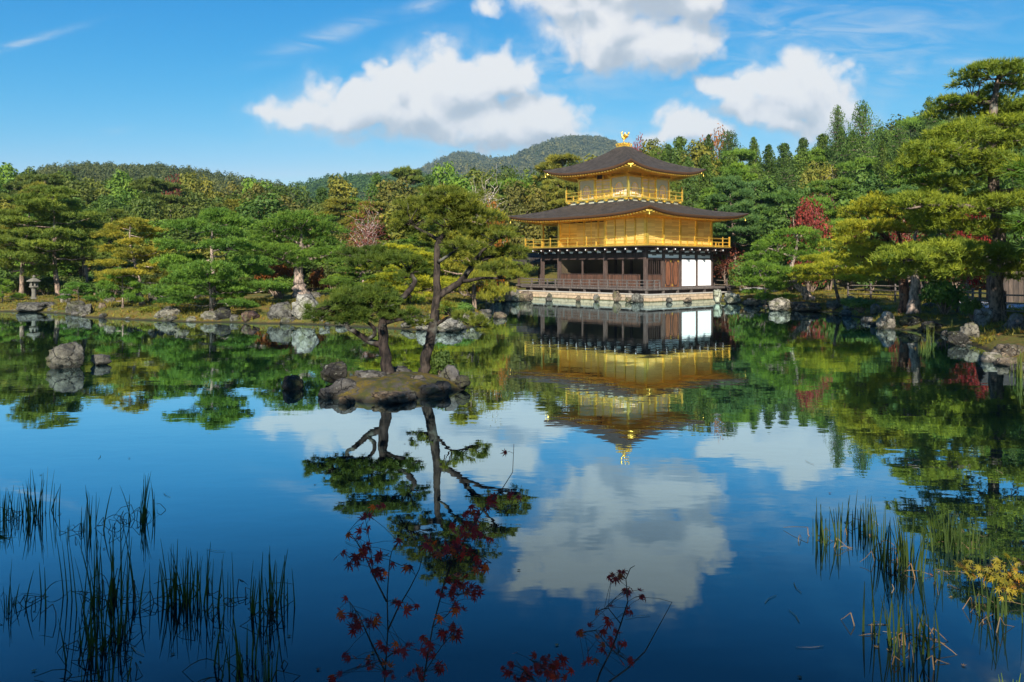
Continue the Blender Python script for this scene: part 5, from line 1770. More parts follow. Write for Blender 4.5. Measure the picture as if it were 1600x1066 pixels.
def rock(px, base, w, h, label, col=GREY, kind=None, Y=None, z0=None, depth=0.8, group=None, sink=0.15, rz=None, name="rock"):
    """a rock whose foot shows at row `base`; w, h in photo pixels"""
    if Y is None:
        x, Y = onwater(px, base)
        z = -0.02
        if float(shore_distance(np.array([x]), np.array([Y]))[0]) > 0.4:      # inland: rest it on the bank instead
            ys = np.linspace(20, Y, 300)
            dz = CAM_H + (HORIZON - base) / FPX * ys - ground_z((px - 800) / FPX * ys, ys)
            hit = np.nonzero(dz < 0)[0]
            if len(hit):
                Y = float(ys[hit[0]])
                x = (px - 800) / FPX * Y
                z = CAM_H + (HORIZON - base) / FPX * Y - 0.03
    else:
        x = (px - 800) / FPX * Y
        z = CAM_H + (HORIZON - base) / FPX * Y
    me, dim, mid = ROCKS[kind if kind is not None else int(g_rock.integers(0, 6))]
    W_, H_ = w / FPX * Y, h / FPX * Y
    o = link(name, me, None, None, col)
    sx, sz = W_ / dim[0], H_ * (1 + sink) / dim[2]
    o.scale = (sx, sx * depth, sz)
    o.rotation_euler = (0, 0, g_rock.uniform(-0.5, 0.5) if rz is None else rz)
    o.location = (x, Y + W_ * depth * 0.4, z + H_ * 0.5 * (1 - sink) - mid[2] * sz)
    return tag(o, label, "rock", group)


ROCK_LIST = [
    (97, 577, 50, 41, "tall block of rock alone in the open water, pale lichen face and dark flank", (0.13, 0.125, 0.105), 1),
    (152, 571, 30, 17, "small flat topped rock in the water beside the tall lone block", GREY, 0),
    (455, 610, 32, 24, "small black rock in the water west of the islet", DARK, 2),
    (781, 498, 22, 11, "lone low rock in the water off the peninsula tip", WARM, 2),
    (40, 488, 58, 15, "long low dark rock at the foot of the lantern pines", GREY, 0),
    (70, 482, 26, 11, "rounded rock just behind the long low dark rock", GREY, 2),
    (98, 473, 16, 18, "upright rock on the mossy bank east of the lantern", PALE, 3),
    (110, 490, 30, 20, "rough grey rock below the bushy low pine", GREY, 3),
    (131, 495, 24, 20, "pointed grey rock at the corner of the inlet", GREY, 1),
    (169, 474, 17, 17, "upright pale rock on the near side of the inlet", PALE, 4),
    (158, 482, 11, 10, "small round rock by the inlet's upright pale rock", WARM, 2),
    (205, 474, 26, 16, "wide dark rock behind the golden tiered pine's stem", GREY, 0),
    (236, 472, 15, 24, "first standing stone east of the golden tiered pine", PALE, 3),
    (249, 473, 15, 24, "second standing stone of the row, narrow and grey", GREY, 1),
    (264, 475, 17, 24, "third standing stone of the row, darkest and pointed", (0.12, 0.12, 0.115), 4),
    (281, 476, 23, 26, "fourth and widest standing stone, next to the broad pine", PALE, 2),
    (257, 501, 42, 22, "large rounded pale boulder on the water's edge", PALE, 5),
    (325, 501, 32, 15, "wedge of pale rock under the broad pine's boughs", PALE, 4),
    (346, 501, 26, 22, "dark rock in the shade east of the pale wedge", DARK, 1),
    (365, 504, 17, 13, "small mottled rock between the dark rock and the tilted boulder", GREY, 2),
    (386, 503, 26, 18, "dark reddish rock beneath the pine skirt", (0.09, 0.05, 0.04), 3),
    (436, 503, 40, 31, "tilted grey boulder beside the largest pale shore rock", GREY, 1),
    (473, 502, 42, 42, "largest pale shore rock, tall and white, below the flared pine", (0.30, 0.29, 0.26), 4),
    (505, 507, 24, 16, "pale rock at the east foot of the tallest white rock", PALE, 0),
    (535, 510, 26, 11, "flat rock on the peninsula shore behind the short islet pine", PALE, 2),
    (640, 512, 30, 14, "flat pale rock on the peninsula between the islet trunks", PALE, 5),
    (668, 517, 40, 25, "broad white rock on the peninsula just behind the tall islet trunk", (0.29, 0.275, 0.245), 2),
    (703, 519, 44, 22, "white rock leaning on its neighbour at the peninsula's south edge", (0.28, 0.27, 0.24), 1),
    (736, 510, 34, 22, "greyish rock at the very tip of the peninsula", PALE, 3),
    (728, 497, 30, 22, "dark overhanging rock on top of the peninsula tip", (0.10, 0.095, 0.09), 4),
    (1224, 486, 36, 21, "pale triangular rock below the curved leaning pine", (0.29, 0.27, 0.23), 1),
    (1263, 487, 50, 15, "long dark rock in shade beside the pale triangular rock", DARK, 0),
    (1305, 485, 24, 16, "blue grey rock west of the tall rounded one", GREY, 3),
    (1331, 486, 20, 24, "tall rounded pale rock before the bamboo fence", PALE, 5),
    (1372, 492, 18, 18, "small dark rock behind the round speckled boulder", GREY, 2),
    (1388, 515, 27, 29, "round speckled boulder standing in the water by the east shore", (0.34, 0.31, 0.27), 5),
    (1428, 509, 34, 16, "dim flat rock under the two leaning trunks", DARK, 0),
    (1462, 516, 32, 15, "dim low rock by the green shore grass", DARK, 2),
    (1521, 531, 26, 28, "pale peaked rock before the great pine's foot", PALE, 1),
    (1500, 540, 34, 22, "dark wet rock left of the pale peaked rock", DARK, 4),
    (1586, 563, 46, 25, "mottled brown rock at the water's edge nearest the viewer on the east side", (0.14, 0.115, 0.09), 0),
    (1122, 474, 15, 22, "green grey upright block ending the terrace wall", (0.34, 0.36, 0.29), 3),
    (1146, 475, 26, 17, "mossy block next after the upright end block", (0.30, 0.31, 0.25), 0),
    (1178, 478, 26, 12, "low grey block furthest along from the terrace end", GREY, 4),
]
for r in ROCK_LIST:
    rock(*r[:4], r[4], r[5], r[6])
rock(1542, 515, 28, 32, "blue grey rock leaning on the great pine's trunk", (0.20, 0.21, 0.22), 3, Y=28.0)
rock(1594, 535, 40, 44, "big rounded rock beside the great pine", (0.15, 0.13, 0.125), 5, Y=25.5)
rock(1190, 458, 56, 8, "long white flat slab on the bank past the terrace", (0.45, 0.42, 0.37), 0, Y=54)
rock(1460, 482, 26, 9, "flat stone on the shaded ground below the dark leafy bush", GREY, 2, Y=36)
rock(490, 470, 22, 14, "small rock at the flared pine's root", GREY, 2, Y=46)
for i, (px, w, h) in enumerate(((768, 20, 22), (779, 14, 26), (792, 18, 24), (806, 16, 20), (822, 24, 17))):
    rock(px, 471.5, w, h, "pale shore rock crowded against the west end of the stone terrace", PALE if i % 2 else WARM, None, group="shore rocks at the terrace's west end")
for i, (px, w, h) in enumerate(((858, 11, 13), (904, 8, 10), (932, 11, 12), (963, 13, 18), (997, 20, 15), (982, 12, 8), (1046, 10, 8), (1075, 14, 8))):
    t = np.interp(px, [858, 997, 1011, 1110], [470, 472, 472.5, 471.5])
    rock(px, t + 0.8, w, h, "boulder set against the foot of the sandstone terrace wall", (GREY, WARM)[i % 2], None, group="boulders along the terrace wall", depth=0.6)
# small stones that edge the banks
edge_pts = []
for a, b in zip(SHORE_PX[3:24], SHORE_PX[4:25]):
    edge_pts.append((a, b, "small stone edging the west bank and the peninsula", "small stones edging the west bank"))
for a, b in zip(SHORE_PX2[1:-1], SHORE_PX2[2:]):
    edge_pts.append((a, b, "small stone edging the shaded east bank", "small stones edging the east bank"))
for a, b, lab, grp_ in edge_pts:
    pa, pb = onwater(*a), onwater(*b)
    n = max(1, int(np.linalg.norm(pb - pa) / 0.62))
    for k in range(n):
        p = pa + (pb - pa) * (k + g_rock.uniform(0.1, 0.9)) / n
        if g_rock.uniform() < (0.25 if "west" in grp_ else 0.5):
            continue
        s = 0.14 + 0.55 * g_rock.uniform() ** 2.4
        me, dim, mid = ROCKS[int(g_rock.integers(0, 6))]
        o = link("shore_stone", me, None, None, ((0.26, 0.24, 0.21), GREY, (0.22, 0.17, 0.12), (0.09, 0.085, 0.08))[int(g_rock.integers(0, 4))])
        o.scale = (s * 0.7, s * 0.55, s * g_rock.uniform(0.3, 0.6))
        o.rotation_euler = (0, 0, g_rock.uniform(0, 6.28))
        o.location = (p[0] + g_rock.normal() * 0.15, p[1] + abs(g_rock.normal()) * 0.35, 0.02 + 0.06 * s)
        tag(o, lab, "stone", grp_)

# ------------------------------------------------------------------ the islet
IX, IY = (613 - 800) / FPX * 15.7, 15.75
n_r, n_a = 22, 72
V, Q = [], []
for i in range(n_r + 1):
    for j in range(n_a):
        a = 2 * math.pi * j / n_a
        f = i / n_r
        lobe = 1 + 0.07 * math.sin(3 * a + 1) + 0.05 * math.sin(7 * a) + 0.04 * math.sin(11 * a + 2)
        x, y = 1.55 * f * lobe * math.cos(a), 1.65 * f * lobe * math.sin(a)
        z = 0.29 * (1 - f ** 3.0) - 0.30 * f ** 8 + 0.05 * mnoise.fractal(Vector((x * 2.2, y * 2.2, 3)), 1, 2, 4) * (1 - f ** 6)
        V.append((x, y, z))
for i in range(n_r):
    for j in range(n_a):
        k = (j + 1) % n_a
        Q.append((i * n_a + j, i * n_a + k, (i + 1) * n_a + k, (i + 1) * n_a + j)[::-1])


def m_islet(N):
    p = geopos(N)
    n = N.noise(p, 3.0, 6, 0.65)
    n2 = N.noise(p, 30.0, 4, 0.7)
    c = N.mix(N.smooth(n, 0.40, 0.58), (0.135, 0.098, 0.018), (0.062, 0.066, 0.020))
    c = N.mix(N.smooth(N.noise(p, 7.5, 6, 0.75), 0.46, 0.60), c, (0.080, 0.070, 0.060))
    c = N.mix(N.math("MULTIPLY", N.smooth(n2, 0.5, 0.7), 0.6), c, (0.06, 0.045, 0.015))
    sp = N.new("ShaderNodeSeparateXYZ")
    N.l.new(p, sp.inputs[0])
    c = N.mix(N.math("MULTIPLY", N.smooth(N.math("ADD", sp.outputs[2], N.math("MULTIPLY", n, 0.12)), 0.17, 0.08), 0.9), c, (0.030, 0.026, 0.020))
    return principled(N, c, 0.95, bump=N.math("ADD", n2, n), bstr=0.9, bdist=0.05, spec=0.1)


M["islet"] = material("islet_moss", m_islet)
mb = MB()
mb.add(V, Q)
o = mb.build("islet_ground", M["islet"], None, True)
o.location = (IX, IY, 0)
tag(o, kind="structure")
for px, base, w, h, Y, lab, col, kd in [
    (522, 592, 48, 30, 16.3, "black block like boulder at the islet's west end", DARK, 1),
    (530, 622, 62, 34, 14.7, "grey rounded boulder on the islet's southwest side", (0.10, 0.095, 0.09), 5),
    (575, 600, 66, 22, 15.6, "long grey rock across the islet's middle", (0.10, 0.095, 0.088), 0),
    (622, 590, 46, 20, 16.4, "rock between the two islet trunks", (0.12, 0.115, 0.11), 2),
    (650, 612, 40, 28, 15.3, "rough rock below the tall islet pine", (0.115, 0.10, 0.085), 4),
    (540, 633, 30, 16, 14.05, "warm brown lump at the islet's front waterline", (0.19, 0.14, 0.085), 2),
    (606, 632, 76, 20, 14.1, "wide flat brown rock at the islet's front edge", (0.15, 0.11, 0.07), 0),
    (668, 620, 50, 20, 14.8, "low dark rock at the islet's southeast waterline", (0.12, 0.10, 0.08), 3),
    (700, 598, 40, 32, 15.8, "rounded dark rock at the islet's east end", (0.11, 0.105, 0.105), 5),
    (566, 624, 40, 18, 14.6, "broken grey rock among moss on the islet's front slope", (0.10, 0.092, 0.082), 4),
    (636, 628, 34, 20, 14.3, "cracked dark rock at the middle of the islet's front edge", (0.085, 0.078, 0.07), 1),
    (590, 606, 30, 14, 15.3, "small rock half sunk in the islet's moss", (0.11, 0.10, 0.09), 3),
    (510, 626, 34, 22, 14.6, "pale grey rock at the islet's western waterline", (0.14, 0.13, 0.12), 0),
    (690, 614, 36, 20, 15.0, "angular rock under the islet's rounded eastern one", (0.09, 0.08, 0.07), 4),
    (722, 604, 26, 20, 15.6, "outermost low rock off the islet's east end", DARK, 0),
]:
    rock(px, base, w * 0.88, h * 0.82, lab, col, kd, Y=Y, sink=0.35)
tree("shrub_b", "small_shrub", "shrub", "sparse green shrub behind the tall islet pine's foot", 690, 545, 17.0, 28, (0.045, 0.085, 0.018), z=0.05)

# ------------------------------------------------------------------ stone lantern
lx, lY = (53 - 800) / FPX * 48, 48.0
lan = empty("stone_lantern", (lx, lY, gz(lx, lY) - 0.03), 0.3, "pale stone lantern among pine stems on the west bank", "lantern")


def lathe(name, prof, mat, parent, seg=8):
    m = MB()
    m.tube([(0, 0, z) for r, z in prof], [r for r, z in prof], seg)
    return m.build(name, M[mat], parent)


M["lantern_stone"] = material("lantern_stone", plain((0.135, 0.125, 0.10), 0.9, 0, 0.45, 6))
lathe("lantern_base", [(0.30, 0.0), (0.30, 0.10), (0.20, 0.16)], "lantern_stone", lan, 6)
lathe("shaft", [(0.14, 0.15), (0.12, 0.45), (0.14, 0.72)], "lantern_stone", lan, 10)
lathe("platform", [(0.16, 0.721), (0.28, 0.80), (0.28, 0.88)], "lantern_stone", lan, 6)
fb = MB()
for k in range(6):
    a = k * math.pi / 3
    fb.beam((0.19 * math.cos(a), 0.19 * math.sin(a), 0.882), (0.19 * math.cos(a), 0.19 * math.sin(a), 1.16), 0.08, 0.08)
fb.build("fire_box", M["lantern_stone"], lan)
lathe("lantern_cap", [(0.44, 1.161), (0.42, 1.21), (0.22, 1.32), (0.08, 1.38)], "lantern_stone", lan, 6)
lathe("finial", [(0.06, 1.381), (0.10, 1.45), (0.02, 1.56)], "lantern_stone", lan, 10)


# ------------------------------------------------------------------ bamboo fences, gravel path, hut
def fence(pts, hgt, label, step=1.6, rails=(0.35, 0.8)):
    x0, y0 = pts[0]
    root = empty("bamboo_fence", (x0, y0, gz(x0, y0)), 0, label, "fence", "bamboo fences on the banks")
    for (ax, ay), (bx, by) in zip(pts[:-1], pts[1:]):
        L = math.hypot(bx - ax, by - ay)
        n = max(1, int(round(L / step)))
        za, zb = gz(ax, ay) - gz(x0, y0), gz(bx, by) - gz(x0, y0)
        for k in range(n + 1):
            f = k / n
            m = MB()
            x, y, z = ax + (bx - ax) * f - x0, ay + (by - ay) * f - y0, za + (zb - za) * f
            m.tube([(x, y, z - 0.25), (x, y, z + hgt), (x, y, z + hgt + 0.02)], [0.06, 0.055, 0.03], 8)
            m.build("post", M["grey_wood"], root)
        for r in rails:
            m = MB()
            m.tube([(ax - x0, ay - y0 - 0.075, za + hgt * r), ((ax + bx) / 2 - x0, (ay + by) / 2 - y0 - 0.075, (za + zb) / 2 + hgt * r + 0.02), (bx - x0, by - y0 - 0.075, zb + hgt * r)], 0.032, 7)
            m.build("rail", M["bamboo"], root)
    return root


fence([((1325 - 800) / FPX * 47, 47.0), ((1440 - 800) / FPX * 42, 42.0), ((1520 - 800) / FPX * 37, 37.0)], 0.92, "bamboo rail fence behind the lime topped pine", rails=(0.3, 0.58, 0.86))
fence([((1496 - 800) / FPX * 33, 33.0), ((1570 - 800) / FPX * 30, 30.0), ((1660 - 800) / FPX * 27, 27.0)], 1.02, "bamboo rail fence edging the grey path by the great pine", rails=(0.25, 0.55, 0.85))
fence([((1116 - 800) / FPX * 68, 68.0), ((1178 - 800) / FPX * 64, 64.0)], 0.85, "low bamboo rail beyond the pavilion's east end", rails=(0.4, 0.85))
pth = [((1420 - 800) / FPX * 50, 50), ((1500 - 800) / FPX * 41, 41), ((1560 - 800) / FPX * 34.5, 34.5), ((1640 - 800) / FPX * 30, 30), ((1760 - 800) / FPX * 26, 26)]
V, Q = [], []
for i, (x, y) in enumerate(pth):
    for j in range(9):
        xx, yy = x + (j - 2) * 0.45, y + (j - 2) * 0.35
        V.append((xx, yy, gz(xx, yy) + 0.06))
for i in range(len(pth) - 1):
    for j in range(8):
        Q.append((i * 9 + j, (i + 1) * 9 + j, (i + 1) * 9 + j + 1, i * 9 + j + 1))
mb = MB()
mb.add(V, Q)
tag(mb.build("gravel_path", M["gravel"], None, True), kind="structure")
hx, hy = (1618 - 800) / FPX * 40, 40.0
hut = empty("wooden_hut", (hx, hy, gz(hx, hy) - 0.1), -0.4, "brown boarded hut behind the grey path at the picture's east edge", "hut")
mb = MB()
mb.box(-2.0, 2.0, -1.4, 1.4, 0, 2.3)
mb.build("hut_wall", M["hut_wood"], hut)
mb = MB()
mb.add([(-2.5, -2.0, 2.25), (2.5, -2.0, 2.25), (2.5, 0, 3.2), (-2.5, 0, 3.2), (-2.5, 2.0, 2.25), (2.5, 2.0, 2.25), (-2.5, -2.0, 2.13), (2.5, -2.0, 2.13), (2.5, 0, 3.08), (-2.5, 0, 3.08), (-2.5, 2.0, 2.13), (2.5, 2.0, 2.13)],
       [(0, 1, 2, 3), (3, 2, 5, 4), (7, 6, 9, 8), (8, 9, 10, 11), (0, 6, 7, 1), (5, 11, 10, 4), (0, 3, 9, 6), (3, 4, 10, 9), (1, 7, 8, 2), (2, 8, 11, 5)])
mb.build("hut_roof", M["shingle"], hut)
for x in (-2.06, 2.06):
    mb = MB()
    mb.box(x - 0.08, x + 0.08, -1.52, -1.36, 0, 2.2)
    mb.build("hut_post", M["dark_wood"], hut)
mb = MB()
mb.box(-0.7, 0.1, -1.46, -1.402, 0.1, 1.9)
mb.build("hut_door", M["door_wood"], hut)


# ------------------------------------------------------------------ reeds in the shallows
def ribbon(mb, pts, w, tint, tip=0.0, face=None):
    pts = np.asarray(pts, float)
    n = len(pts)
    tan = np.gradient(pts, axis=0)
    s = np.cross(tan, np.array([0.2, 1.0, 0.1]) if face is None else face)
    s = unit(s)
    ww = w * 0.5 * np.linspace(1, tip, n) ** 0.6 if tip < 1 else np.full(n, w * 0.5)
    nrm = unit(np.cross(s, tan)) * w * 0.18
    V = np.stack([pts - s * ww[:, None], pts + nrm * (ww / (w * 0.5))[:, None], pts + s * ww[:, None]], 1).reshape(-1, 3)
    Q = []
    for i in range(n - 1):
        for j in (0, 1):
            Q.append((3 * i + j, 3 * i + j + 1, 3 * i + j + 4, 3 * i + j + 3))
    mb.add(V, Q, tint=tint)


g_reed = np.random.default_rng(17)


def reeds(px, base, top, wpx, n, broken, label, col=(0.055, 0.085, 0.016), dry=(0.12, 0.085, 0.045), name="reed_clump", w=0.015, Y=None, z0=None):
    if Y is None:
        x, Y = onwater(px, base)
        z0 = -0.12
    else:
        x = (px - 800) / FPX * Y
    sc = Y / FPX
    H = (base - top) * sc
    root = empty(name, (x, Y, 0 if z0 == -0.12 else z0), 0, label, "reeds")
    a, b = MB(), MB()
    for k in range(int(n * 1.4)):
        p = np.array([g_reed.normal() * wpx * 0.27 * sc, g_reed.normal() * 0.10, -0.12])
        h = H * g_reed.uniform(0.45, 1.05)
        lean = g_reed.normal(size=2) * 0.10 * h
        t = np.linspace(0, 1, 6)
        pts = np.stack([p[0] + lean[0] * t ** 1.6, p[1] + lean[1] * t ** 1.6, p[2] + (h + 0.12) * t], 1)
        ribbon(a, pts, w * g_reed.uniform(0.7, 1.3), float(np.clip(0.45 + 0.2 * g_reed.normal(), 0, 1)), 0.05)
    for k in range(int(broken * 0.5)):
        p = np.array([g_reed.normal() * wpx * 0.30 * sc, g_reed.normal() * 0.16, -0.05])
        h = H * g_reed.uniform(0.08, 0.42)
        az = g_reed.uniform(0, 6.28)
        r = g_reed.uniform(0.06, 0.26)
        kink = p + np.array([math.cos(az) * r * 0.25, math.sin(az) * r * 0.25, h])
        end = kink + np.array([math.cos(az) * r, math.sin(az) * r, -h * g_reed.uniform(0.3, 1.0)])
        if g_reed.uniform() < 0.85:
            far = end + np.array([math.cos(az + 1.2), math.sin(az + 1.2), 0]) * r * 0.5
            far[2] = max(0.004, end[2])
            pts = np.array([p, p * 0.5 + kink * 0.5 + g_reed.normal(size=3) * 0.012, p * 0.04 + kink * 0.96, kink, kink * 0.96 + end * 0.04, (kink + end) / 2 + g_reed.normal(size=3) * 0.014, end])
        else:
            t = np.linspace(0, 1, 8)[:, None]
            pts = (1 - t) ** 2 * p + 2 * t * (1 - t) * (kink + (0, 0, h * 0.6)) + t * t * end
        ribbon(b, pts, w * 0.55, float(g_reed.uniform(0.1, 0.8)), 0.3)
    a.build("green_blades", M["foliage"], root, False, col)
    if broken:
        b.build("broken_stems", M["foliage"], root, False, dry)
    return root


DRYD = (0.05, 0.035, 0.022)
for args in [
    (8, 812, 758, 40, 16, 18, "reed clump at the far west edge of the water, beyond the others"),
    (58, 806, 736, 52, 22, 22, "tall green reed clump with tangled foot, second from the west edge"),
    (108, 832, 800, 52, 3, 26, "nearly bladeless tangle of broken stems between two green reed clumps"),
    (142, 826, 762, 34, 9, 14, "slim reed clump midway between the tall western ones"),
    (218, 813, 740, 56, 12, 34, "reed clump farthest out on the west side with a dark mat at its foot"),
    (16, 950, 876, 60, 6, 44, "dark tangle of collapsed stems at the west edge nearer the viewer"),
    (160, 938, 822, 100, 20, 50, "widest dark reed clump in the middle of the western shallows"),
    (158, 1012, 920, 80, 18, 40, "dark reed clump directly in front of the widest one"),
    (268, 938, 848, 50, 18, 16, "upright reed clump in the centre of the western shallows"),
    (302, 941, 862, 44, 14, 14, "leafy reed clump joined to the centre clump's east side"),
    (345, 950, 870, 54, 8, 40, "sparse reeds above a wide mat of broken stems"),
    (418, 952, 858, 56, 14, 26, "easternmost reed clump of the western shallows"),
    (372, 1050, 950, 70, 9, 26, "loose reeds nearest the viewer in the western shallows"),
    (405, 1075, 985, 40, 6, 16, "few thin reeds just in front of the nearest western clump"),
    (165, 1080, 1000, 90, 6, 26, "short reeds cut by the picture's lower edge on the west side"),
]:
    reeds(*args, col=(0.050, 0.075, 0.014), dry=DRYD)
for args in [
    (1293, 848, 788, 62, 14, 20, "westernmost reed clump of the eastern shallows"),
    (1345, 832, 776, 56, 22, 22, "reed clump farthest out in the eastern shallows"),
    (1382, 884, 812, 36, 12, 14, "bright footed reed clump with a floating dry stem"),
    (1418, 886, 802, 46, 22, 12, "dense reed clump beside the bright footed one"),
    (1488, 856, 796, 66, 30, 14, "thick reed clump under the great pine's reflection"),
    (1524, 850, 806, 30, 3, 16, "pale dry bent stems beside the thick reed clump"),
    (1472, 905, 856, 44, 6, 22, "withered reed clump west of the golden maple bush"),
    (1390, 1006, 906, 74, 12, 22, "nearest leaning reed clump in the eastern shallows"),
    (1438, 1010, 930, 60, 8, 26, "half dry reeds with stems lying on the water"),
    (1545, 960, 880, 60, 12, 26, "dark reeds standing beneath the golden maple bush"),
]:
    reeds(*args, col=(0.030, 0.056, 0.011), dry=(0.15, 0.105, 0.06))
reeds(1582, 1100, 985, 30, 12, 0, "sunlit broad green blades in the lower east corner", (0.10, 0.17, 0.016), w=0.016, Y=4.0, z0=0.0)
reeds(1450, 1090, 1005, 60, 6, 4, "few green blades at the lower edge on the east side", (0.07, 0.11, 0.016), w=0.010, Y=4.15, z0=0.0)
for px, base, top, lab in ((1452, 535, 508, "green grass tuft in the water below the dim rocks"), (1487, 528, 500, "yellow green grass tuft beside the dark wet rock"), (1444, 545, 530, "tiny grass tuft alone in the water"), (1592, 590, 540, "green grass tuft against the mottled brown rock")):
    reeds(px, base, top, 16, 16, 4, lab, (0.07, 0.10, 0.018), (0.13, 0.1, 0.04), "grass_tuft", 0.018)


# ------------------------------------------------------------------ maple saplings on the near bank
def star_leaf():
    tips = [(0, 1.0), (38, 0.92), (76, 0.74), (118, 0.46), (-38, 0.92), (-76, 0.74), (-118, 0.46)]
    tips = sorted(tips)
    v = [(0.0, 0.0)]
    for i, (a, r) in enumerate(tips):
        if i:
            am = math.radians((tips[i - 1][0] + a) / 2)
            v.append((0.30 * math.sin(am), 0.30 * math.cos(am)))
        A = math.radians(a)
        for da, q in ((-0.16, 0.55), (0, 1), (0.16, 0.55)):
            v.append((r * q * math.sin(A + da), r * q * math.cos(A + da)))
    v = np.array(v)
    n = len(v)
    return v, [(0, i + 1, i) for i in range(1, n - 1)] + [(0, 1, n - 1)]


SV, ST = star_leaf()


def maple_leaves(mb, g, pts, size, facing=0.55):
    for p in pts:
        s = size * g.uniform(0.75, 1.2)
        n = Vector((g.normal() * 0.6, -facing + 0.5 * g.normal(), 0.55 + 0.5 * g.normal())).normalized()
        d = Vector((g.normal(), g.normal() * 0.4, -0.7 + 0.6 * g.normal()))
        d = (d - n * d.dot(n)).normalized()
        r = d.cross(n)
        curl = g.uniform(-0.15, 0.45)
        P = [tuple(Vector(p) + r * (u * s) + d * ((v - 0.15) * s) - n * (curl * s * (u * u + v * v) * 0.8)) for u, v in SV]
        mb.add(P, tris=ST, tint=float(np.clip(0.5 + 0.25 * g.normal(), 0, 1)))


def sapling(label, Y, stems, leaves, seed, col, size=0.036, name="maple_sapling", extra=None, bark=(0.07, 0.05, 0.04)):
    g = np.random.default_rng(seed)
    p0 = at(stems[0][0][0], stems[0][0][1], Y)
    root = empty(name, tuple(p0), 0, label, "maple")
    tr, lf, lo = MB(), MB(), MB()
    nodes = []
    for st in stems:
        pts = np.array([at(a, b, Y + 0.10 * math.sin(a * 0.05 + b * 0.02)) - p0 for a, b in st])
        t = np.linspace(0, 1, len(pts))
        tt = np.linspace(0, 1, 3 * (len(pts) - 1) + 1)
        P2 = np.stack([np.interp(tt, t, pts[:, i]) for i in range(3)], 1)
        r = 0.0042 if len(st) > 3 else 0.0022
        tr.tube(P2, np.linspace(r, 0.0012, len(P2)), 6)
        nodes.append(P2)
    nd = np.vstack(nodes)
    for a, b, k, spread in leaves:
        ps = []
        for _ in range(k if k == 1 else int(k * (1.4 if "bush" in name else 2.1))):
            q = at(a + g.normal() * spread, b + g.normal() * spread * 0.7, Y + g.normal() * 0.07) - p0
            near = nd[np.argmin(np.linalg.norm(nd - q, axis=1))]
            tr.tube([near, (near + q) / 2 + (0, 0, 0.006), q], 0.0009, 4)
            ps.append(q)
        half = int(len(ps) * 0.16 + g.uniform(0, 0.9))
        maple_leaves(lo, g, ps[:half], size)
        maple_leaves(lf, g, ps[half:], size)
    tr.build("stem", M["bark"], root, True, bark)
    lf.build("leaves", M["foliage"], root, False, col)
    if lo.n:
        lo.build("bright_leaves", M["foliage"], root, False, extra or (0.40, 0.07, 0.016))
    return root


sapling("tallest dark red maple sapling with one leaf high on its tip", 3.4,
        [[(652, 1120), (664, 1050), (676, 980), (692, 920), (708, 875), (732, 832), (760, 790), (784, 765), (801, 738), (803, 694)],
         [(690, 925), (704, 880), (690, 850), (668, 846)], [(708, 876), (740, 862), (768, 880)], [(734, 830), (722, 815), (705, 800)], [(676, 980), (700, 960), (716, 930)], [(664, 1050), (690, 1010), (712, 985)],
         [(760, 790), (790, 800), (806, 776)]],
        [(787, 709, 1, 1), (768, 778, 5, 9), (800, 774, 2, 7), (744, 800, 4, 11), (728, 828, 8, 13), (752, 834, 5, 9), (700, 858, 6, 12), (672, 849, 5, 8), (722, 862, 6, 10), (752, 886, 5, 8), (714, 908, 8, 10), (738, 922, 5, 8),
         (702, 926, 6, 9), (716, 950, 4, 8), (690, 985, 6, 11), (708, 984, 3, 7), (668, 1014, 5, 10), (688, 1040, 4, 10), (650, 1050, 5, 10)], 3, (0.22, 0.016, 0.020))
sapling("dark red maple sapling with curled leaves west of the tallest one", 3.3,
        [[(598, 1125), (602, 1050), (606, 985), (605, 930), (609, 875), (612, 862), (622, 846)], [(604, 940), (584, 900), (568, 862), (545, 830)], [(606, 985), (622, 950), (640, 920), (655, 890), (662, 862)], [(602, 1050), (578, 1000), (560, 960), (546, 940)],
         [(609, 876), (628, 884), (636, 880)], [(568, 862), (552, 876), (538, 864)], [(584, 900), (578, 850), (570, 806)]],
        [(576, 804, 5, 10), (560, 826, 3, 9), (566, 862, 4, 8), (538, 864, 2, 6), (550, 880, 3, 7), (592, 872, 3, 8), (592, 898, 4, 8), (627, 884, 2, 6), (622, 845, 1, 2), (623, 942, 2, 6), (636, 952, 2, 6), (546, 956, 3, 9), (560, 976, 5, 9),
         (586, 968, 3, 8), (544, 1026, 2, 5), (575, 1036, 4, 10), (598, 1015, 2, 7), (630, 1016, 4, 9), (528, 1058, 3, 8), (612, 1056, 4, 9)], 4, (0.19, 0.016, 0.024), extra=(0.45, 0.08, 0.016))
sapling("red maple sapling standing alone to the east with a long bare twig", 3.3,
        [[(915, 1120), (938, 1050), (956, 1015), (970, 975), (981, 940), (978, 905), (985, 888), (992, 884)], [(925, 1085), (980, 1045), (1008, 1018), (1026, 985), (1050, 941)], [(956, 1015), (930, 985), (905, 990)], [(970, 975), (950, 950), (932, 955)], [(956, 1015), (985, 1036), (1000, 1030)]],
        [(960, 902, 3, 5), (973, 897, 2, 4), (980, 922, 4, 5), (1000, 918, 1, 2), (1004, 933, 2, 3), (981, 957, 2, 4), (951, 969, 2, 5), (962, 986, 2, 5), (940, 991, 2, 4), (906, 989, 2, 4), (921, 976, 1, 3), (966, 1006, 3, 6), (933, 1014, 3, 6),
         (984, 1034, 2, 5), (950, 946, 1, 3), (932, 957, 1, 3), (925, 1035, 2, 6)], 5, (0.22, 0.018, 0.020), 0.031, extra=(0.36, 0.07, 0.014))
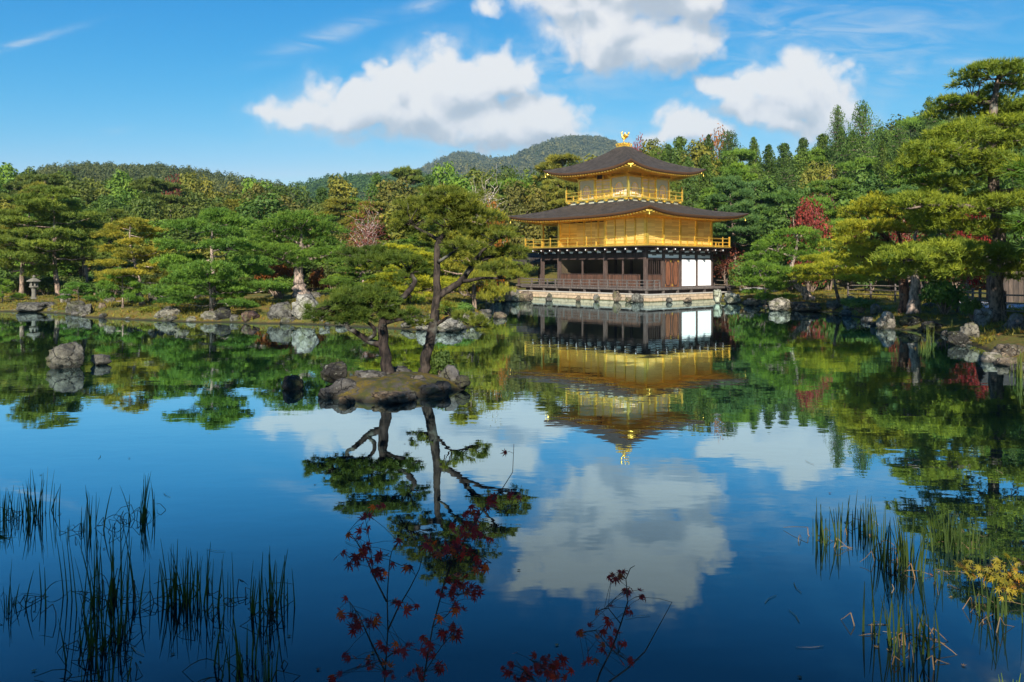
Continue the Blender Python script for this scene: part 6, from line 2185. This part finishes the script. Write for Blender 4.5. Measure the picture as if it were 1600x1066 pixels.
sapling("low bushy red maple shoot at the lower edge between the saplings", 3.2,
        [[(846, 1130), (850, 1080), (858, 1050), (866, 1034), (872, 1028)], [(850, 1080), (826, 1056), (806, 1032)], [(858, 1050), (840, 1040), (828, 1030)]],
        [(856, 1040, 12, 14), (870, 1048, 6, 9), (830, 1046, 5, 9), (803, 1020, 1, 2), (802, 1038, 2, 4), (792, 1052, 2, 5), (812, 1060, 3, 6)], 6, (0.24, 0.018, 0.016), 0.031, extra=(0.32, 0.03, 0.014))
sapling("golden maple bush glowing in sun over the eastern shallows", 4.2,
        [[(1690, 1010), (1650, 950), (1600, 915), (1560, 900), (1530, 890), (1505, 884)], [(1650, 950), (1620, 890), (1590, 872)], [(1600, 915), (1580, 925), (1560, 934)], [(1690, 1000), (1660, 905), (1640, 870)]],
        [(1510, 886, 8, 9), (1532, 890, 12, 11), (1552, 902, 14, 12), (1572, 908, 16, 12), (1592, 912, 16, 12), (1562, 884, 8, 10), (1596, 886, 10, 12), (1620, 905, 16, 16), (1576, 924, 8, 10), (1640, 890, 14, 16), (1640, 930, 14, 16)], 7,
        (0.21, 0.19, 0.020), 0.034, extra=(0.24, 0.13, 0.018), name="maple_bush")
for args in [(575, 1090, 890, 40, 5, "few tall green blades beside the curled leaf sapling"), (655, 1090, 930, 50, 7, "green blades growing between the two large saplings"), (690, 1100, 985, 30, 6, "yellow green blades at the foot of the tallest sapling")]:
    reeds(*args[:5], 3, args[5], (0.055, 0.075, 0.014), DRYD, "grass_tuft", 0.007, 3.45, 0.0)


# ------------------------------------------------------------------ pines beside the viewer: sprigs that reach into the picture
def near_pine(label, trunk, sprigs, seed, col, crown_pads=()):
    g = np.random.default_rng(seed)
    x0, y0 = trunk[0][0], trunk[0][1]
    root = empty("pine_tree", (x0, y0, gz(x0, y0)), 0, label, "pine")
    base = np.array([x0, y0, gz(x0, y0)])
    tr, cr = MB(), MB()
    pts = np.array([np.array(p) - base for p in trunk])
    tr.tube(pts, np.linspace(0.11, 0.04, len(pts)), 9, rng=g, wob=0.08)
    for px, py, Y, dpx, dpy, n, ln in sprigs:
        tip = at(px, py, Y) - base
        d = unit((at(px + dpx, py + dpy, Y) - at(px, py, Y))[None])[0]
        st = tip - d * 0.28
        k = pts[np.argmin(np.linalg.norm(pts - st, axis=1))]
        tr.tube(bent(g, k, st, 6, 0.02, 0.05), np.linspace(0.02, 0.007, 6), 6)
        tr.tube([st, tip], [0.007, 0.004], 6)
        q = st + (tip - st) * g.uniform(0.25, 1.0, (n, 1))
        needle_tufts(cr, g, q, np.repeat(d[None], n, 0), ln, 0.0042, 9, np.clip(0.5 + 0.15 * g.normal(size=n), 0, 1))
    for c, r in crown_pads:
        pad_tufts(cr, g, np.array(c) - base, r, r, r * 0.35, 420, 0.11, 0.004, 12)
        tr.tube(bent(g, pts[-2], np.array(c) - base, 6, 0, 0.06), np.linspace(0.03, 0.01, 6), 6)
    tr.build("trunk", M["bark"], root, True, DARK_BARK)
    cr.build("crown", M["foliage"], root, False, col)


near_pine("pine beside the viewer whose long needled sprigs enter at the upper east corner", [(2.75, 2.5, 0.7), (2.72, 2.5, 1.8), (2.8, 2.55, 2.9), (2.75, 2.5, 4.2)],
          [(1574, 264, 2.7, -30, -4, 26, 0.085), (1590, 346, 2.5, -30, -4, 24, 0.085), (1612, 284, 2.6, -30, -10, 16, 0.085)], 9, (0.060, 0.135, 0.018), [((2.9, 2.2, 4.3), 0.7), ((2.3, 1.2, 4.8), 0.8)])
near_pine("little pine beside the viewer with a sprig at the lower west edge", [(-2.35, 2.6, 0.5), (-2.3, 2.62, 1.2), (-2.32, 2.6, 1.7)],
          [(-2, 838, 2.6, 30, 2, 50, 0.06), (-20, 850, 2.6, 26, 8, 40, 0.06)], 10, (0.018, 0.045, 0.012))

# ------------------------------------------------------------------ trees on the near bank behind the viewer, whose shade lies over the shallows
for i, (x, y, key, h, r) in enumerate([(-16, -5, "leafy_c", 11, 4.6), (-10.5, -4, "pine_far", 10.5, 3.6), (-6.4, -6, "leafy_b", 11.4, 4.0), (-2.2, -4.5, "leafy_e", 10.4, 3.2), (-1.9, -7, "pine_far", 11.6, 2.5),
                                       (-22, -2, "leafy_a", 12, 4.5), (18.8, 21.5, "pine_far", 7, 3.0), (17.2, 16.0, "leafy_b", 7, 2.6), (22, 26, "leafy_a", 7.5, 3.2)]):
    H, R, meshes = PROTO[key]
    root = empty("broadleaf_tree" if key.startswith("leafy") else "pine_tree", (x, y, gz(x, y)), i * 1.3, "tall evergreen tree on the near bank beside or behind the viewer", "tree", "trees on the near bank beside or behind the viewer")
    root.scale = (r / R, r / R, h / H)
    link("trunk", meshes[0], None, root, DARK_BARK)
    link("crown", meshes[1], None, root, DEEP)

# ------------------------------------------------------------------ moss tufts and low grass on the banks
g_gr = np.random.default_rng(31)


def bank_cover(name, col, n, seed, x0, x1, y0, y1, size):
    g = np.random.default_rng(seed)
    x, y = g.uniform(x0, x1, n), g.uniform(y0, y1, n)
    d = shore_distance(x, y)
    clump = np.sin(x * 1.3 + 2 * np.sin(y * 0.9)) + np.sin(y * 1.7 + x * 0.6) + g.normal(size=n) * 0.6
    ok = (d > 0.12) & (d < 9) & (clump > -0.1) & (np.abs(x) < 0.75 * y + 2) & (y > 20)
    x, y, d = x[ok], y[ok], d[ok]
    z = ground_z(x, y, d)
    k = len(x)
    m = MB()
    needle_tufts(m, g, np.stack([x, y, z], 1), unit(np.stack([0.3 * g.normal(size=k), 0.3 * g.normal(size=k), np.ones(k)], 1)), size, size * 0.2, 5, np.clip(0.5 + 0.2 * g.normal(size=k), 0, 1))
    tag(m.build(name, M["foliage"], None, False, col), kind="stuff")


bank_cover("bank_grass", (0.150, 0.150, 0.026), 60000, 1, -45, 34, 24, 62, 0.20)
bank_cover("fallen_leaves_and_moss", (0.20, 0.115, 0.030), 26000, 2, -45, 34, 24, 62, 0.12)

# ------------------------------------------------------------------ leaves and straws adrift on the near water
g_fl = np.random.default_rng(77)
m = MB()
m.add([(u * 0.03, v * 0.03, 0.004 * (u * u + v * v)) for u, v in SV], tris=ST)
LEAF = m.mesh("floating_leaf")
LEAF.materials.append(M["foliage"])
m = MB()
ribbon(m, [(-0.09, 0, 0), (0.0, 0.012, 0.001), (0.10, -0.004, 0)], 0.006, 0.5, 1.0, np.array([0, 0, 1.0]))
STRAW = m.mesh("floating_straw")
STRAW.materials.append(M["foliage"])
for i in range(46):
    px, py = g_fl.uniform(20, 1580), 690 + 370 * g_fl.uniform() ** 0.8
    x, y = onwater(px, py)
    if shore_distance(np.array([x]), np.array([y]))[0] > -0.2:
        continue
    leaf = i % 3 != 0
    o = link("floating_leaf" if leaf else "floating_straw", LEAF if leaf else STRAW, None, None, ((0.20, 0.05, 0.02), (0.22, 0.15, 0.04), (0.13, 0.09, 0.05))[int(g_fl.integers(0, 3))] if leaf else (0.32, 0.26, 0.18))
    o.location = (x, y, 0.006)
    o.rotation_euler = (0, 0, g_fl.uniform(0, 6.28))
    tag(o, "fallen leaf drifting on the near water" if leaf else "pale dry straw drifting on the near water", "leaf" if leaf else "straw", "fallen leaves adrift on the near water" if leaf else "dry straws adrift on the near water")

# ------------------------------------------------------------------ the autumn haze that softens the far hills
mb = MB()
mb.box(-2700, 2700, -1300, 2700, -3.5, 330)
M["haze"] = bpy.data.materials.new("haze")
M["haze"].use_nodes = True
hn = Nodes(M["haze"].node_tree)
hn.n.clear()
hv = hn.new("ShaderNodeVolumePrincipled")
hv.inputs["Color"].default_value = (0.48, 0.80, 1.0, 1)
hv.inputs["Density"].default_value = 0.00015
hv.inputs["Anisotropy"].default_value = 0.2
hn.l.new(hv.outputs[0], hn.new("ShaderNodeOutputMaterial").inputs["Volume"])
tag(mb.build("haze", M["haze"]), kind="stuff")
